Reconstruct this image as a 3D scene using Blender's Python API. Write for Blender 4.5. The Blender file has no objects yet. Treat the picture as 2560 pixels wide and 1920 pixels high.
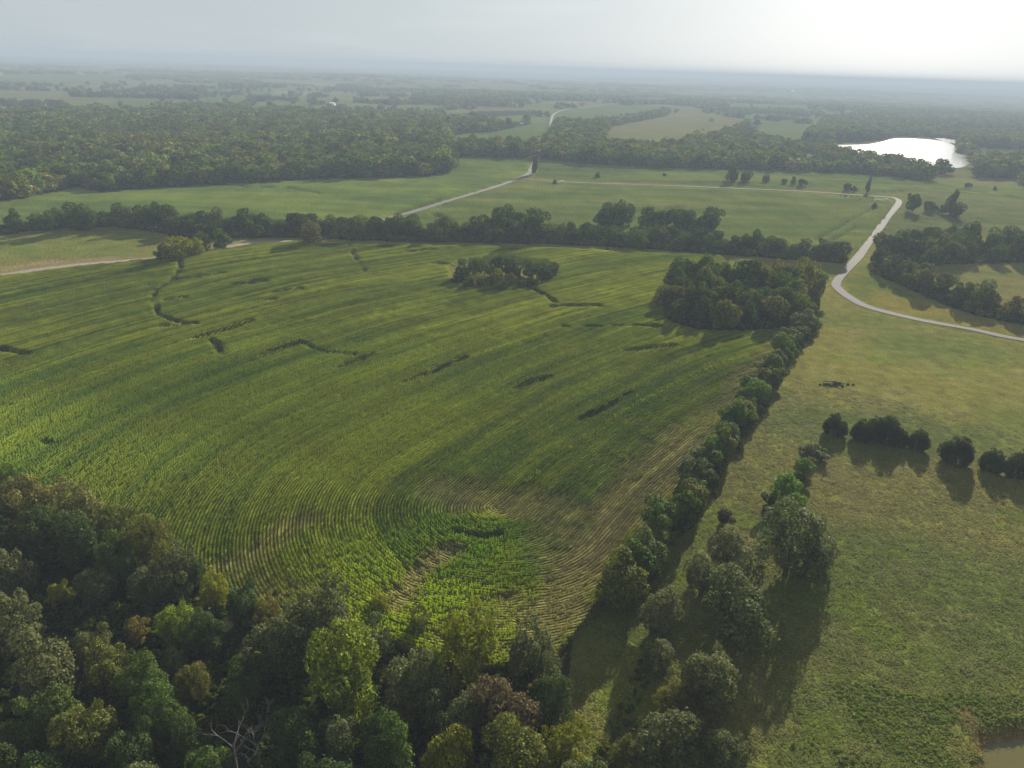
import bpy, math, random
import numpy as np
from mathutils import Matrix, Vector
random.seed(7); RNG = np.random.default_rng(7)
SC = bpy.context.scene; COL = SC.collection
R = math.radians

# ------------------------------------------------------------------ camera
# layout figures below are measured on a 2212 x 1659 print of the view
FPX, CX, CY, CAMZ = 1579.5, 1106.0, 829.5, 95.0
PITCH, ROLL = math.atan((829.5 - 145.2) / 1579.5), math.atan(0.0335)
fw = np.array([0, math.cos(PITCH), -math.sin(PITCH)])
rt0 = np.array([1.0, 0, 0]); up0 = np.array([0, math.sin(PITCH), math.cos(PITCH)])
rt = math.cos(ROLL) * rt0 + math.sin(ROLL) * up0
up = -math.sin(ROLL) * rt0 + math.cos(ROLL) * up0
cam_d = bpy.data.cameras.new('camera'); cam = bpy.data.objects.new('camera', cam_d); COL.objects.link(cam)
M = Matrix.Identity(4)
for i in range(3):
    M[i][0], M[i][1], M[i][2] = rt[i], up[i], -fw[i]
M[2][3] = CAMZ
cam.matrix_world = M
cam_d.sensor_width = 36.0; cam_d.lens = 36.0 * FPX / 2212.0
cam_d.clip_start = 1.0; cam_d.clip_end = 90000.0
SC.camera = cam

# ------------------------------------------------------------------ light
SUN_EL = R(19.0)
SUN_AZ = math.atan2(1925 - CX, FPX / math.cos(PITCH) * 1.0)      # east of the view direction
world = bpy.data.worlds.new('World'); SC.world = world; world.use_nodes = True
wn, wl = world.node_tree.nodes, world.node_tree.links
wn.clear()
wo = wn.new('ShaderNodeOutputWorld'); wb = wn.new('ShaderNodeBackground')
sky = wn.new('ShaderNodeTexSky'); sky.sky_type = 'NISHITA'; sky.sun_disc = False
sky.sun_elevation = SUN_EL; sky.sun_rotation = SUN_AZ
sky.altitude = 300; sky.air_density = 1.0; sky.dust_density = 1.2; sky.ozone_density = 1.0
SKY_STRENGTH = 0.0500
# thin veil of high cloud mixed over the clear sky
tc = wn.new('ShaderNodeTexCoord'); mp = wn.new('ShaderNodeMapping'); mp.inputs['Scale'].default_value = (1.6, 1.6, 9.0)
nz = wn.new('ShaderNodeTexNoise'); nz.inputs['Scale'].default_value = 2.2; nz.inputs['Detail'].default_value = 6.0
cr = wn.new('ShaderNodeMapRange'); cr.inputs['From Min'].default_value = 0.5; cr.inputs['From Max'].default_value = 0.75
cr.inputs['To Min'].default_value = 0.0; cr.inputs['To Max'].default_value = 0.12
hs = wn.new('ShaderNodeHueSaturation'); hs.inputs['Saturation'].default_value = 0.35
mx = wn.new('ShaderNodeMix'); mx.data_type = 'RGBA'; mx.inputs['B'].default_value = (11, 11, 10.6, 1)
vm = wn.new('ShaderNodeMix'); vm.data_type = 'RGBA'; vm.inputs['B'].default_value = (4.9, 5.6, 6.0, 1)   # summer haze veil, thick low down and thin overhead
sx = wn.new('ShaderNodeSeparateXYZ'); vr = wn.new('ShaderNodeMapRange'); vr.inputs['From Max'].default_value = 0.9; vr.inputs['To Min'].default_value = 0.90; vr.inputs['To Max'].default_value = 0.15
wl.new(tc.outputs['Generated'], sx.inputs[0]); wl.new(sx.outputs['Z'], vr.inputs['Value']); wl.new(vr.outputs[0], vm.inputs['Factor'])
wl.new(tc.outputs['Generated'], mp.inputs['Vector']); wl.new(mp.outputs[0], nz.inputs['Vector'])
wl.new(nz.outputs['Fac'], cr.inputs['Value']); wl.new(cr.outputs[0], mx.inputs['Factor'])
wl.new(sky.outputs[0], hs.inputs['Color']); wl.new(hs.outputs[0], vm.inputs['A']); wl.new(vm.outputs['Result'], mx.inputs['A'])
wl.new(mx.outputs['Result'], wb.inputs['Color']); wb.inputs['Strength'].default_value = SKY_STRENGTH
wl.new(wb.outputs[0], wo.inputs['Surface'])
sd = bpy.data.lights.new('sun', 'SUN'); sd.energy = 5.0; sd.angle = R(0.6); sd.color = (1.0, 0.92, 0.78)
sun = bpy.data.objects.new('sun', sd); COL.objects.link(sun)
sdir = np.array([math.sin(SUN_AZ) * math.cos(SUN_EL), math.cos(SUN_AZ) * math.cos(SUN_EL), math.sin(SUN_EL)])
sun.rotation_euler = Vector(sdir).to_track_quat('Z', 'Y').to_euler()
sun.location = (200, 400, 90)
SC.view_settings.view_transform = 'Standard'; SC.view_settings.look = 'None'
SC.view_settings.gamma = 1.0; SC.view_settings.exposure = 1.08; SC.view_settings.use_curve_mapping = False
SC.cycles.max_bounces = 6; SC.cycles.diffuse_bounces = 3; SC.cycles.glossy_bounces = 2
SC.cycles.transmission_bounces = 3; SC.cycles.transparent_max_bounces = 4; SC.cycles.volume_bounces = 1
SC.cycles.sample_clamp_indirect = 4.0

# ------------------------------------------------------------------ numpy helpers
def hash2(i, j, s=0):
    h = (i.astype(np.int64) * 374761393 + j.astype(np.int64) * 668265263 + s * 2147483647 + 12345) & 0xFFFFFFFF
    h = ((h ^ (h >> 13)) * 1274126177) & 0xFFFFFFFF
    h = h ^ (h >> 16)
    return (h & 0xFFFFFF) / float(0xFFFFFF)
def vnoise(x, y, s=0):
    i, j = np.floor(x), np.floor(y); fx, fy = x - i, y - j
    fx, fy = fx * fx * (3 - 2 * fx), fy * fy * (3 - 2 * fy)
    a, b = hash2(i, j, s), hash2(i + 1, j, s); c, d = hash2(i, j + 1, s), hash2(i + 1, j + 1, s)
    return (a + (b - a) * fx) * (1 - fy) + (c + (d - c) * fx) * fy
def fbm(x, y, s=0, o=4):
    t, a, n = 0.0, 0.5, 0.0
    for k in range(o):
        t = t + a * vnoise(x * 2 ** k, y * 2 ** k, s + k * 7); n += a; a *= 0.5
    return t / n
def sstep(a, b, x):
    t = np.clip((x - a) / (b - a), 0, 1); return t * t * (3 - 2 * t)
def pip(px, py, poly):
    ins = np.zeros(px.shape, bool); n = len(poly)
    for k in range(n):
        x1, y1 = poly[k]; x2, y2 = poly[(k + 1) % n]
        if y1 == y2: continue
        c = ((y1 > py) != (y2 > py)) & (px < (x2 - x1) * (py - y1) / (y2 - y1) + x1)
        ins ^= c
    return ins
def pdist(x, y, line):
    """distance to a polyline and the length along it"""
    best = np.full(x.shape, 1e9); along = np.zeros(x.shape); acc = 0.0
    for (x1, y1), (x2, y2) in zip(line[:-1], line[1:]):
        dx, dy = x2 - x1, y2 - y1; L = math.hypot(dx, dy) or 1e-6
        t = np.clip(((x - x1) * dx + (y - y1) * dy) / (L * L), 0, 1)
        d = np.hypot(x - x1 - t * dx, y - y1 - t * dy)
        m = d < best; best[m] = d[m]; along[m] = (acc + t * L)[m]; acc += L
    return best, along

# ------------------------------------------------------------------ terrain
def proj(x, y, z):
    v = np.stack([np.asarray(x, float), np.asarray(y, float), np.asarray(z, float) - CAMZ])
    w = fw[0] * v[0] + fw[1] * v[1] + fw[2] * v[2]
    w = np.where(w < 0.5, 0.5, w)
    return CX + FPX * (rt @ v.reshape(3, -1)).reshape(w.shape) / w, CY - FPX * (up @ v.reshape(3, -1)).reshape(w.shape) / w
LAKE_C = (605.0, 1050.0); POND = None
def height(x, y):
    x = np.asarray(x, float); y = np.asarray(y, float)
    r = np.hypot(x, y)
    near = (vnoise(x / 95 + 3.1, y / 95 + 7.7, 1) - 0.5) * 2.6 + (vnoise(x / 33, y / 33, 2) - 0.5) * 0.5
    mid = (vnoise(x / 420 + 1.3, y / 300 + 5.0, 3) - 0.5) * 9.0
    far = (vnoise(x / 2300 + 8.1, y / 1500 + 2.0, 4) - 0.5) * 34.0 + (vnoise(x / 900 + 8.1, y / 650 + 2.0, 14) - 0.5) * 16.0
    h = near * (1 - sstep(500, 900, r)) + mid * sstep(450, 900, r) * 0.8 + far * sstep(1500, 5000, r)
    fl = sstep(230, 420, np.hypot((x - LAKE_C[0]) * 0.8, (y - LAKE_C[1]) * 1.0))
    h = h * fl - 1.0 * (1 - fl)
    if POND is not None:
        d, _ = pdist(x, y, POND + [POND[0]])
        ins = pip(x, y, POND); sg = np.where(ins, -d, d)
        h = h - 1.9 * (1 - sstep(-2.0, 3.0, sg))
    return h
def at(px, py, lift=0.0):
    px = np.atleast_1d(np.asarray(px, float)); py = np.atleast_1d(np.asarray(py, float))
    d = fw[:, None] + rt[:, None] * (px - CX) / FPX - up[:, None] * (py - CY) / FPX
    dz = np.minimum(d[2], -0.004)
    z = np.zeros(px.shape)
    for k in range(40):
        t = (CAMZ - z - lift) / -dz
        X, Y = d[0] * t, d[1] * t
        z = 0.6 * z + 0.4 * height(X, Y)
    t = (CAMZ - z - lift) / -dz
    return d[0] * t, d[1] * t
def wpoly(pts):
    p = np.array(pts, float); X, Y = at(p[:, 0], p[:, 1]); return list(zip(X.tolist(), Y.tolist()))
lx, ly = at([1940], [335]); LAKE_C = (float(lx[0]), float(ly[0]))
POND = wpoly([(2126, 1592), (2160, 1584), (2212, 1577), (2330, 1572), (2420, 1600), (2420, 1740), (2300, 1790), (2165, 1760), (2140, 1700), (2124, 1640)])

# land use, outlined on the print
CORN = [(-600, 690), (-300, 640), (0, 603), (200, 577), (335, 565), (450, 548), (560, 531), (640, 527), (700, 533), (1000, 536), (1200, 543), (1400, 551),
        (1560, 562), (1600, 600), (1440, 606), (1436, 700), (1500, 722), (1690, 722), (1690, 745), (1622, 838), (1540, 950), (1468, 1055), (1395, 1165), (1335, 1255),
        (1275, 1330), (1200, 1430), (1090, 1450), (1000, 1455), (850, 1400), (700, 1370), (560, 1330), (430, 1270), (330, 1200), (200, 1160), (60, 1120), (0, 1100), (-600, 1020)]
BEAN_A = [(-300, 520), (0, 440), (80, 426), (170, 407), (215, 418), (330, 410), (480, 402), (620, 394), (760, 388), (880, 386), (960, 380), (982, 372), (985, 345), (1140, 343),
          (1142, 372), (1110, 387), (1050, 407), (950, 437), (840, 469), (790, 486), (640, 492), (450, 485), (300, 478), (120, 480), (0, 490), (-300, 540)]
BEAN_B = [(850, 478), (950, 445), (1050, 415), (1115, 393), (1150, 393), (1400, 405), (1600, 413), (1750, 420), (1880, 429), (1925, 437), (1905, 475), (1868, 520), (1835, 560),
          (1780, 545), (1650, 535), (1500, 525), (1350, 512), (1200, 508), (1060, 505), (900, 502), (800, 497)]
MEADOW = [(-500, 560), (0, 506), (110, 496), (240, 490), (330, 503), (345, 520), (330, 553), (200, 564), (100, 576), (0, 590), (-500, 670)]
BEAN_C = [(1165, 345), (1250, 354), (1400, 362), (1600, 367), (1750, 372), (1870, 377), (1960, 387), (2100, 397), (2212, 405), (2700, 430), (2700, 480), (2212, 432), (1990, 412), (1880, 418), (1750, 410),
          (1600, 403), (1400, 395), (1250, 390), (1160, 384)]
MEADOW_R = [(1946, 440), (1930, 465), (1895, 505), (1960, 515), (2212, 525), (2700, 560), (2700, 485), (2212, 436), (1990, 416)]
HAY_A = [(1822, 605), (1850, 580), (1885, 600), (1950, 628), (2050, 670), (2130, 698), (2212, 712), (2600, 775), (2600, 800), (2212, 731), (2100, 706), (1980, 684), (1885, 660), (1838, 636)]
HAY_B = [(1960, 575), (2212, 572), (2600, 575), (2600, 740), (2212, 685), (2100, 640), (2000, 600)]
PASTURE = [(1795, 640), (1870, 672), (1980, 698), (2212, 743), (2900, 870), (3200, 2300), (1100, 2300), (1235, 1420), (1240, 1310), (1290, 1235), (1355, 1150), (1435, 1040), (1505, 945), (1595, 825), (1660, 750), (1700, 715), (1760, 700), (1790, 665)]
FAR_FIELDS = [  # (outline, colour key)
    ([(-200, 166), (150, 161), (290, 160), (284, 170), (240, 181), (0, 184), (-200, 186)], 'green'),
    ([(-300, 200), (0, 195), (138, 198), (150, 210), (242, 213), (238, 224), (100, 222), (0, 228), (-300, 236)], 'tan'),
    ([(250, 214), (345, 214), (310, 232), (240, 228)], 'green'),
    ([(960, 288), (1060, 285), (1180, 262), (1200, 238), (1240, 232), (1185, 270), (1180, 300), (1160, 322), (990, 320)], 'green'),
    ([(955, 243), (1060, 232), (1190, 232), (1180, 250), (1070, 252), (1010, 262), (960, 262)], 'tan'),
    ([(1195, 268), (1205, 246), (1245, 236), (1330, 226), (1430, 230), (1435, 240), (1330, 262), (1290, 268)], 'green'),
    ([(1298, 318), (1312, 276), (1440, 250), (1452, 236), (1618, 258), (1600, 276), (1500, 312), (1400, 326)], 'tan'),
    ([(1622, 262), (1700, 262), (1770, 276), (1742, 296), (1608, 290)], 'green'),
    ([(990, 178), (1140, 186), (1130, 193), (1000, 196)], 'tan'),
    ([(1250, 215), (1450, 212), (1460, 222), (1300, 222)], 'green'),
    ([(600, 186), (860, 190), (850, 196), (620, 194)], 'green'), ([(700, 208), (900, 210), (880, 218), (720, 216)], 'tan'), ([(1480, 195), (1700, 200), (1690, 208), (1500, 204)], 'green'), ([(1560, 222), (1760, 228), (1740, 238), (1580, 234)], 'green'),
    ([(1950, 205), (2212, 214), (2212, 222), (1960, 212)], 'green'), ([(1060, 160), (1300, 166), (1280, 170), (1060, 165)], 'pale'), ([(0, 150), (260, 148), (260, 153), (0, 156)], 'green'), ([(2000, 262), (2212, 270), (2212, 280), (2010, 272)], 'green'), ([(480, 262), (560, 262), (560, 268), (480, 270)], 'tan'),
    ([(430, 212), (540, 214), (520, 222), (440, 221)], 'green'),
    ([(2095, 318), (2212, 322), (2700, 345), (2700, 375), (2212, 352), (2110, 346)], 'green'),
    ([(1780, 170), (1900, 173), (1890, 180), (1780, 177)], 'pale'), ([(1990, 180), (2100, 186), (2080, 190), (1990, 187)], 'pale'),
    ([(590, 196), (700, 200), (690, 206), (590, 204)], 'pale'), ([(1350, 178), (1460, 181), (1440, 186), (1350, 184)], 'pale'),
    ([(330, 178), (480, 182), (470, 188), (330, 184)], 'green'), ([(560, 176), (760, 181), (750, 186), (560, 183)], 'pale'),
]
W_BIG = [(-500, 520), (0, 437), (80, 422), (170, 403), (215, 414), (330, 406), (480, 398), (620, 390), (760, 384), (880, 382), (956, 376), (978, 368), (975, 345), (988, 325), (950, 300), (1000, 290),
         (1010, 275), (950, 266), (930, 254), (800, 246), (700, 250), (600, 240), (500, 246), (400, 240), (345, 248), (240, 250), (0, 252), (-500, 264)]
W_CREEK = [(-400, 545), (0, 506), (110, 495), (240, 488), (330, 500), (420, 518), (520, 514), (640, 512), (700, 515), (800, 520), (1000, 524), (1200, 527), (1400, 537), (1550, 549), (1700, 560), (1822, 569),
           (1828, 556), (1780, 546), (1650, 537), (1500, 527), (1350, 514), (1200, 509), (1060, 506), (900, 503), (760, 499), (640, 493), (450, 487), (300, 480), (120, 482), (0, 492), (-400, 515)]
W_CREEK_B = [(1290, 488), (1540, 492), (1550, 503), (1290, 500)]
W_WOODLOT = [(1442, 640), (1446, 700), (1520, 712), (1620, 714), (1700, 706), (1762, 690), (1772, 650), (1745, 622), (1600, 612), (1470, 612)]
W_CREEK_R = [(1888, 558), (1905, 566), (2000, 571), (2212, 567), (2800, 575), (2800, 545), (2212, 534), (2000, 526), (1908, 528)]
W_DIAG_R = [(1884, 590), (1950, 617), (2050, 662), (2130, 686), (2212, 702), (2700, 790), (2700, 750), (2212, 684), (2100, 645), (2000, 606), (1960, 592), (1898, 572)]
W_LIST = [W_BIG, [(1165, 343), (1250, 352), (1400, 360), (1600, 365), (1750, 370), (1870, 375), (1960, 385), (1990, 392), (1960, 374), (1880, 370), (1830, 370), (1785, 366), (1740, 356), (1690, 342), (1620, 316), (1600, 304),
             (1640, 275), (1615, 270), (1560, 300), (1500, 318), (1400, 330), (1290, 326), (1180, 318)],
    [(1178, 312), (1310, 318), (1306, 284), (1190, 270)], [(1308, 276), (1440, 250), (1448, 240), (1300, 268)],
    [(985, 339), (1140, 338), (1136, 322), (992, 322)],
    [(1738, 300), (1750, 312), (1900, 302), (1930, 294), (1990, 295), (2060, 300), (2140, 312), (2212, 322), (2800, 345), (2800, 250), (2212, 240), (1900, 235), (1780, 262)],
    [(1912, 362), (1990, 364), (1985, 356), (1930, 354)], 
    [(2100, 382), (2212, 388), (2800, 420), (2800, 390), (2212, 352), (2130, 352), (2108, 368)], [(2060, 315), (2212, 322), (2212, 316), (2100, 310)],
    [(960, 285), (905, 300), (900, 262), (1040, 262)], [(1000, 262), (1060, 252), (1170, 247), (1170, 238), (1040, 240), (960, 250)]]
LAKE = [(1756, 313), (1800, 313), (1870, 312), (1905, 306), (1935, 300), (1990, 301), (2040, 306), (2066, 318), (2078, 332), (2094, 348), (2092, 354), (2075, 362), (2020, 364), (1960, 364), (1900, 362), (1878, 354), (1830, 342), (1800, 328), (1780, 318)]
LAKE2 = [(2018, 300), (2050, 300), (2082, 305), (2078, 310), (2050, 308)]
ROAD_MAIN = [(2700, 815), (2212, 735), (2100, 712), (1980, 690), (1880, 665), (1838, 645), (1812, 625), (1806, 612), (1822, 590), (1850, 560), (1880, 520), (1910, 480), (1930, 455), (1942, 436), (1930, 428), (1905, 426)]
BACK_LANE = [(1912, 426.5), (1880, 424), (1750, 415), (1600, 408), (1400, 400), (1250, 395), (1150, 389), (1128, 386)]
ROAD_FAR = [(640, 523), (700, 514), (750, 503), (790, 489), (840, 472), (950, 440), (1050, 410), (1110, 390), (1140, 375), (1155, 352), (1165, 332), (1176, 305), (1188, 285), (1190, 265), (1200, 245), (1240, 235), (1330, 224), (1380, 224)]
LANE = [(-400, 660), (0, 596), (100, 581), (200, 570), (330, 560), (400, 551), (460, 541), (520, 529), (580, 522), (640, 523)]
SPINE = wpoly([(1075, 1105), (1200, 1000), (1350, 895), (1540, 800), (1800, 715), (2300, 640)])
GULLIES = [([(385, 560), (390, 590), (370, 610), (332, 640), (333, 665), (345, 690), (380, 705), (430, 712)], 1.1), ([(370, 612), (420, 606), (480, 597)], 3.5), ([(500, 627), (540, 622), (575, 617)], 3.6),
    ([(350, 716), (390, 712), (420, 708)], 2.2), ([(425, 744), (480, 727), (545, 706)], 3.8), ([(455, 745), (468, 752), (482, 778)], 3.2), ([(563, 782), (600, 765), (650, 752)], 3.8),
    ([(650, 752), (700, 769), (770, 774)], 1.8), ([(735, 803), (805, 774)], 4.0), ([(872, 834), (930, 813), (1005, 780)], 4.2), ([(1115, 847), (1150, 830), (1185, 822)], 4.2),
    ([(1250, 914), (1300, 893), (1366, 853)], 3.8), ([(1350, 764), (1400, 758), (1460, 752)], 3.4), ([(1215, 714), (1330, 715), (1420, 716)], 4.0), ([(1190, 672), (1300, 672)], 4.0),
    ([(872, 552), (970, 545)], 3.4), ([(940, 576), (985, 580)], 4.0), ([(1140, 630), (1180, 648), (1200, 662)], 2.6), ([(590, 642), (650, 632)], 2.2), ([(755, 535), (770, 570), (790, 595)], .8),
    ([(0, 768), (60, 776)], 2.2), ([(995, 1158), (1040, 1168), (1085, 1160)], 3.2), ([(100, 968), (125, 975)], 2.2), ([(1100, 540), (1130, 548)], 2.0), ([(560, 660), (600, 655)], 1.4), ([(360, 660), (400, 655)], 2.0)]
GULLIES = [(wpoly(g), w) for g, w in GULLIES]
DRY = [([(1490, 960), (1400, 1050), (1310, 1160), (1230, 1290), (1170, 1360)], 7.0, 1.0), ([(1380, 1070), (1300, 1100), (1180, 1110), (1040, 1090), (940, 1060)], 5.5, 0.75), ([(845, 1320), (900, 1250), (965, 1190)], 2.8, 1.0),
       ([(470, 1240), (560, 1195), (640, 1140)], 3.5, 0.7), ([(1690, 740), (1600, 840), (1490, 960)], 3.5, 0.7), ([(1100, 1340), (1040, 1370), (980, 1400)], 4.0, .6), ([(1250, 1120), (1200, 1180)], 6.0, .5), ([(520, 1290), (640, 1300)], 5.0, .55)]
DRY = [(wpoly(g), w, a) for g, w, a in DRY]
def dryness(x, y):
    t = np.zeros(np.shape(x)); wob = (fbm(x / 6, y / 6, 40, 3) - 0.5)
    for g, w, a in DRY:
        d, _ = pdist(x, y, g); t = np.maximum(t, a * (1 - sstep(w * 0.3, w * 1.9, d + wob * w * 2.2)))
    return t
def gullies(x, y):
    t = np.zeros(np.shape(x)); wob = (fbm(x / 4, y / 4, 50, 3) - 0.5) * 3.4
    for g, w in GULLIES:
        d, a = pdist(x, y, g)
        Lg = a.max() + 1e-6; wl_ = w * .36 * (.35 + .9 * fbm(a / 9, a * 0 + w, 51, 2) * np.sqrt(np.clip(4 * a / Lg * (1 - a / Lg), .05, 1))) * 1.3 * (1 if Lg < 30 else np.clip((fbm(a / 13, a * 0 + w * 7, 52, 2) - .36) * 7, 0, 1))
        t = np.maximum(t, 1 - sstep(wl_ * .55, wl_ * .55 + .75, d + wob * .4))
    return t
def lerp(a, b, t): return a + (b - a) * t[..., None]
def corn_colour(x, y):
    phi, s = pdist(x, y, SPINE)
    n1 = .34 * fbm(phi / 15, s / 190, 60, 2) + .50 * fbm(phi / 5, s / 80, 64, 3) + .16 * fbm(x / 45, y / 35, 63, 4); n2 = fbm(x / 8, y / 8, 61, 4); n3 = fbm(phi / 3.2, s / 40, 62, 2)
    c = lerp(np.array([.098, .145, .017]), np.array([.205, .240, .020]), np.clip((n1 - .5) * 4.2 + .5, 0, 1))
    c = lerp(c, np.array([.165, .180, .016]), np.clip((n2 - .55) * 3.4, 0, .45))
    c = c * (0.86 + 0.28 * n3)[..., None]
    dr = dryness(x, y) * np.clip(.55 + n2, 0, 1)
    c = lerp(c, np.array([.200, .150, .078]), np.clip(dr, 0, 1) * .62)
    return c
def pasture_colour(x, y):
    n1 = fbm(x / 52, y / 38, 70, 4); n2 = fbm(x / 14, y / 9, 71, 4); n3 = fbm(x / 3, y / 3, 72, 2)
    c = lerp(np.array([.170, .165, .042]), np.array([.112, .138, .030]), np.clip((n1 - .5) * 4.5 + .5, 0, 1))
    c = lerp(c, np.array([.175, .150, .062]), np.clip((n2 - .55) * 3, 0, .3))
    c = lerp(c, np.array([.12, .165, .018]), np.clip((fbm(x / 17, y / 12, 75, 3) - .68) * 8, 0, .6))
    return c * (.82 + .36 * n3)[..., None]
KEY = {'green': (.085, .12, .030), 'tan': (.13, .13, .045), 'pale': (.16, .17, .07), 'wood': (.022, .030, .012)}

# far mosaic of woods and fields
def mosaic(x, y):
    a = R(14); u = (x * math.cos(a) + y * math.sin(a)); v = (-x * math.sin(a) + y * math.cos(a))
    u = u + 90 * (vnoise(x / 500, y / 500, 80) - .5); v = v + 90 * (vnoise(x / 500, y / 500, 81) - .5)
    row = np.floor(v / 330.0); uu = u / 470.0 + hash2(row, row * 0, 82) * 3
    cu, cv = np.floor(uu), row
    k = hash2(cu, cv, 83); fu, fv = uu - cu, v / 330.0 - row
    edge = np.minimum(np.minimum(fu, 1 - fu) * 470, np.minimum(fv, 1 - fv) * 330)
    big = fbm(x / 1300, y / 900, 84, 3); sm = fbm(x / 160, y / 160, 85, 3)
    wood = (k * .45 + big * .75 + sm * .75) > 1.09
    hedge = (edge < 11) & (hash2(cu, cv, 86) > .3) & (sm > .40)
    return wood | hedge, k, hash2(cu, cv, 87)

# ------------------------------------------------------------------ mesh helpers
def mesh_np(name, verts, faces=None, mats=(), quads=None, attrs=None, smooth=False):
    me = bpy.data.meshes.new(name)
    v = np.asarray(verts, np.float32)
    f = np.asarray(quads if quads is not None else faces, np.int32)
    me.vertices.add(len(v)); me.vertices.foreach_set('co', v.ravel())
    if len(f):
        n = f.shape[1]
        me.loops.add(f.size); me.loops.foreach_set('vertex_index', f.ravel())
        me.polygons.add(len(f)); me.polygons.foreach_set('loop_start', np.arange(0, f.size, n, dtype=np.int32))
        if smooth: me.polygons.foreach_set('use_smooth', np.ones(len(f), bool))
    for m in mats: me.materials.append(m)
    for k, (typ, dom, arr) in (attrs or {}).items():
        a = me.attributes.new(k, typ, dom)
        arr = np.asarray(arr, np.float32)
        a.data.foreach_set({'FLOAT': 'value', 'FLOAT_COLOR': 'color', 'FLOAT_VECTOR': 'vector', 'INT': 'value'}[typ], arr.ravel() if typ != 'INT' else arr.astype(np.int32).ravel())
    me.update(calc_edges=True); me.validate()
    return me
def link(name, me, parent=None, kind=None, label=None, cat=None, group=None, loc=None):
    o = bpy.data.objects.new(name, me); COL.objects.link(o)
    if parent is not None: o.parent = parent
    if loc is not None: o.location = loc
    if kind: o['kind'] = kind
    if label: o['label'] = label
    if cat: o['category'] = cat
    if group: o['group'] = group
    return o
def tube(pts, rads, n=6):
    """closed tapering tube as (verts, quads)"""
    V, Q = [], []
    pts = [np.array(p, float) for p in pts]
    for i, p in enumerate(pts):
        t = pts[min(i + 1, len(pts) - 1)] - pts[max(i - 1, 0)]; t /= np.linalg.norm(t) + 1e-9
        a = np.cross(t, [0.3, 1, 0.2]); a /= np.linalg.norm(a) + 1e-9; b = np.cross(t, a)
        for k in range(n):
            an = 2 * math.pi * k / n; V.append(p + rads[i] * (math.cos(an) * a + math.sin(an) * b))
    for i in range(len(pts) - 1):
        for k in range(n): Q.append((i * n + k, i * n + (k + 1) % n, (i + 1) * n + (k + 1) % n, (i + 1) * n + k))
    return V, Q
def join(parts):
    V, Q = [], []
    for v, q in parts:
        o = len(V); V += list(v); Q += [tuple(i + o for i in f) for f in q]
    return V, Q
def box(x0, x1, y0, y1, z0, z1):
    V = [(x, y, z) for z in (z0, z1) for x, y in ((x0, y0), (x1, y0), (x1, y1), (x0, y1))]
    return V, [(3, 2, 1, 0), (4, 5, 6, 7), (0, 1, 5, 4), (1, 2, 6, 5), (2, 3, 7, 6), (3, 0, 4, 7)]

# ------------------------------------------------------------------ materials
def new_mat(name):
    m = bpy.data.materials.new(name); m.use_nodes = True; nt = m.node_tree; nt.nodes.clear()
    return m, nt.nodes, nt.links
def leaf_mat(name, source, trans=0.30, rough=0.62, spec=0.09):
    m, n, l = new_mat(name)
    out = n.new('ShaderNodeOutputMaterial'); p = n.new('ShaderNodeBsdfPrincipled'); tr = n.new('ShaderNodeBsdfTranslucent'); ms = n.new('ShaderNodeMixShader')
    if source == 'object':
        oi = n.new('ShaderNodeObjectInfo'); csock = oi.outputs['Color']
    else:
        oi = n.new('ShaderNodeAttribute'); oi.attribute_type = 'INSTANCER'; oi.attribute_name = 'tint'; csock = oi.outputs['Color']
    la = n.new('ShaderNodeAttribute'); la.attribute_name = 'leafrnd'
    tcn = n.new('ShaderNodeTexCoord'); nn = n.new('ShaderNodeTexNoise'); nn.inputs['Scale'].default_value = 5.0; nn.inputs['Detail'].default_value = 2.0
    l.new(tcn.outputs['Object'], nn.inputs['Vector'])
    v1 = n.new('ShaderNodeMapRange'); v1.inputs['To Min'].default_value = 0.55; v1.inputs['To Max'].default_value = 1.5
    l.new(la.outputs['Fac'], v1.inputs['Value'])
    v2 = n.new('ShaderNodeMapRange'); v2.inputs['From Min'].default_value = .3; v2.inputs['From Max'].default_value = .7; v2.inputs['To Min'].default_value = 0.72; v2.inputs['To Max'].default_value = 1.3
    l.new(nn.outputs['Fac'], v2.inputs['Value'])
    mu = n.new('ShaderNodeMath'); mu.operation = 'MULTIPLY'; l.new(v1.outputs[0], mu.inputs[0]); l.new(v2.outputs[0], mu.inputs[1])
    hsv = n.new('ShaderNodeHueSaturation'); l.new(csock, hsv.inputs['Color']); l.new(mu.outputs[0], hsv.inputs['Value'])
    hm = n.new('ShaderNodeMapRange'); hm.inputs['To Min'].default_value = 0.475; hm.inputs['To Max'].default_value = 0.52
    l.new(la.outputs['Fac'], hm.inputs['Value']); l.new(hm.outputs[0], hsv.inputs['Hue'])
    l.new(hsv.outputs[0], p.inputs['Base Color']); p.inputs['Roughness'].default_value = rough; p.inputs['Specular IOR Level'].default_value = spec
    h2 = n.new('ShaderNodeHueSaturation'); h2.inputs['Saturation'].default_value = 1.15; h2.inputs['Value'].default_value = 1.2
    l.new(hsv.outputs[0], h2.inputs['Color']); l.new(h2.outputs[0], tr.inputs['Color'])
    ms.inputs[0].default_value = trans
    l.new(p.outputs[0], ms.inputs[1]); l.new(tr.outputs[0], ms.inputs[2]); l.new(ms.outputs[0], out.inputs['Surface'])
    return m
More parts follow.
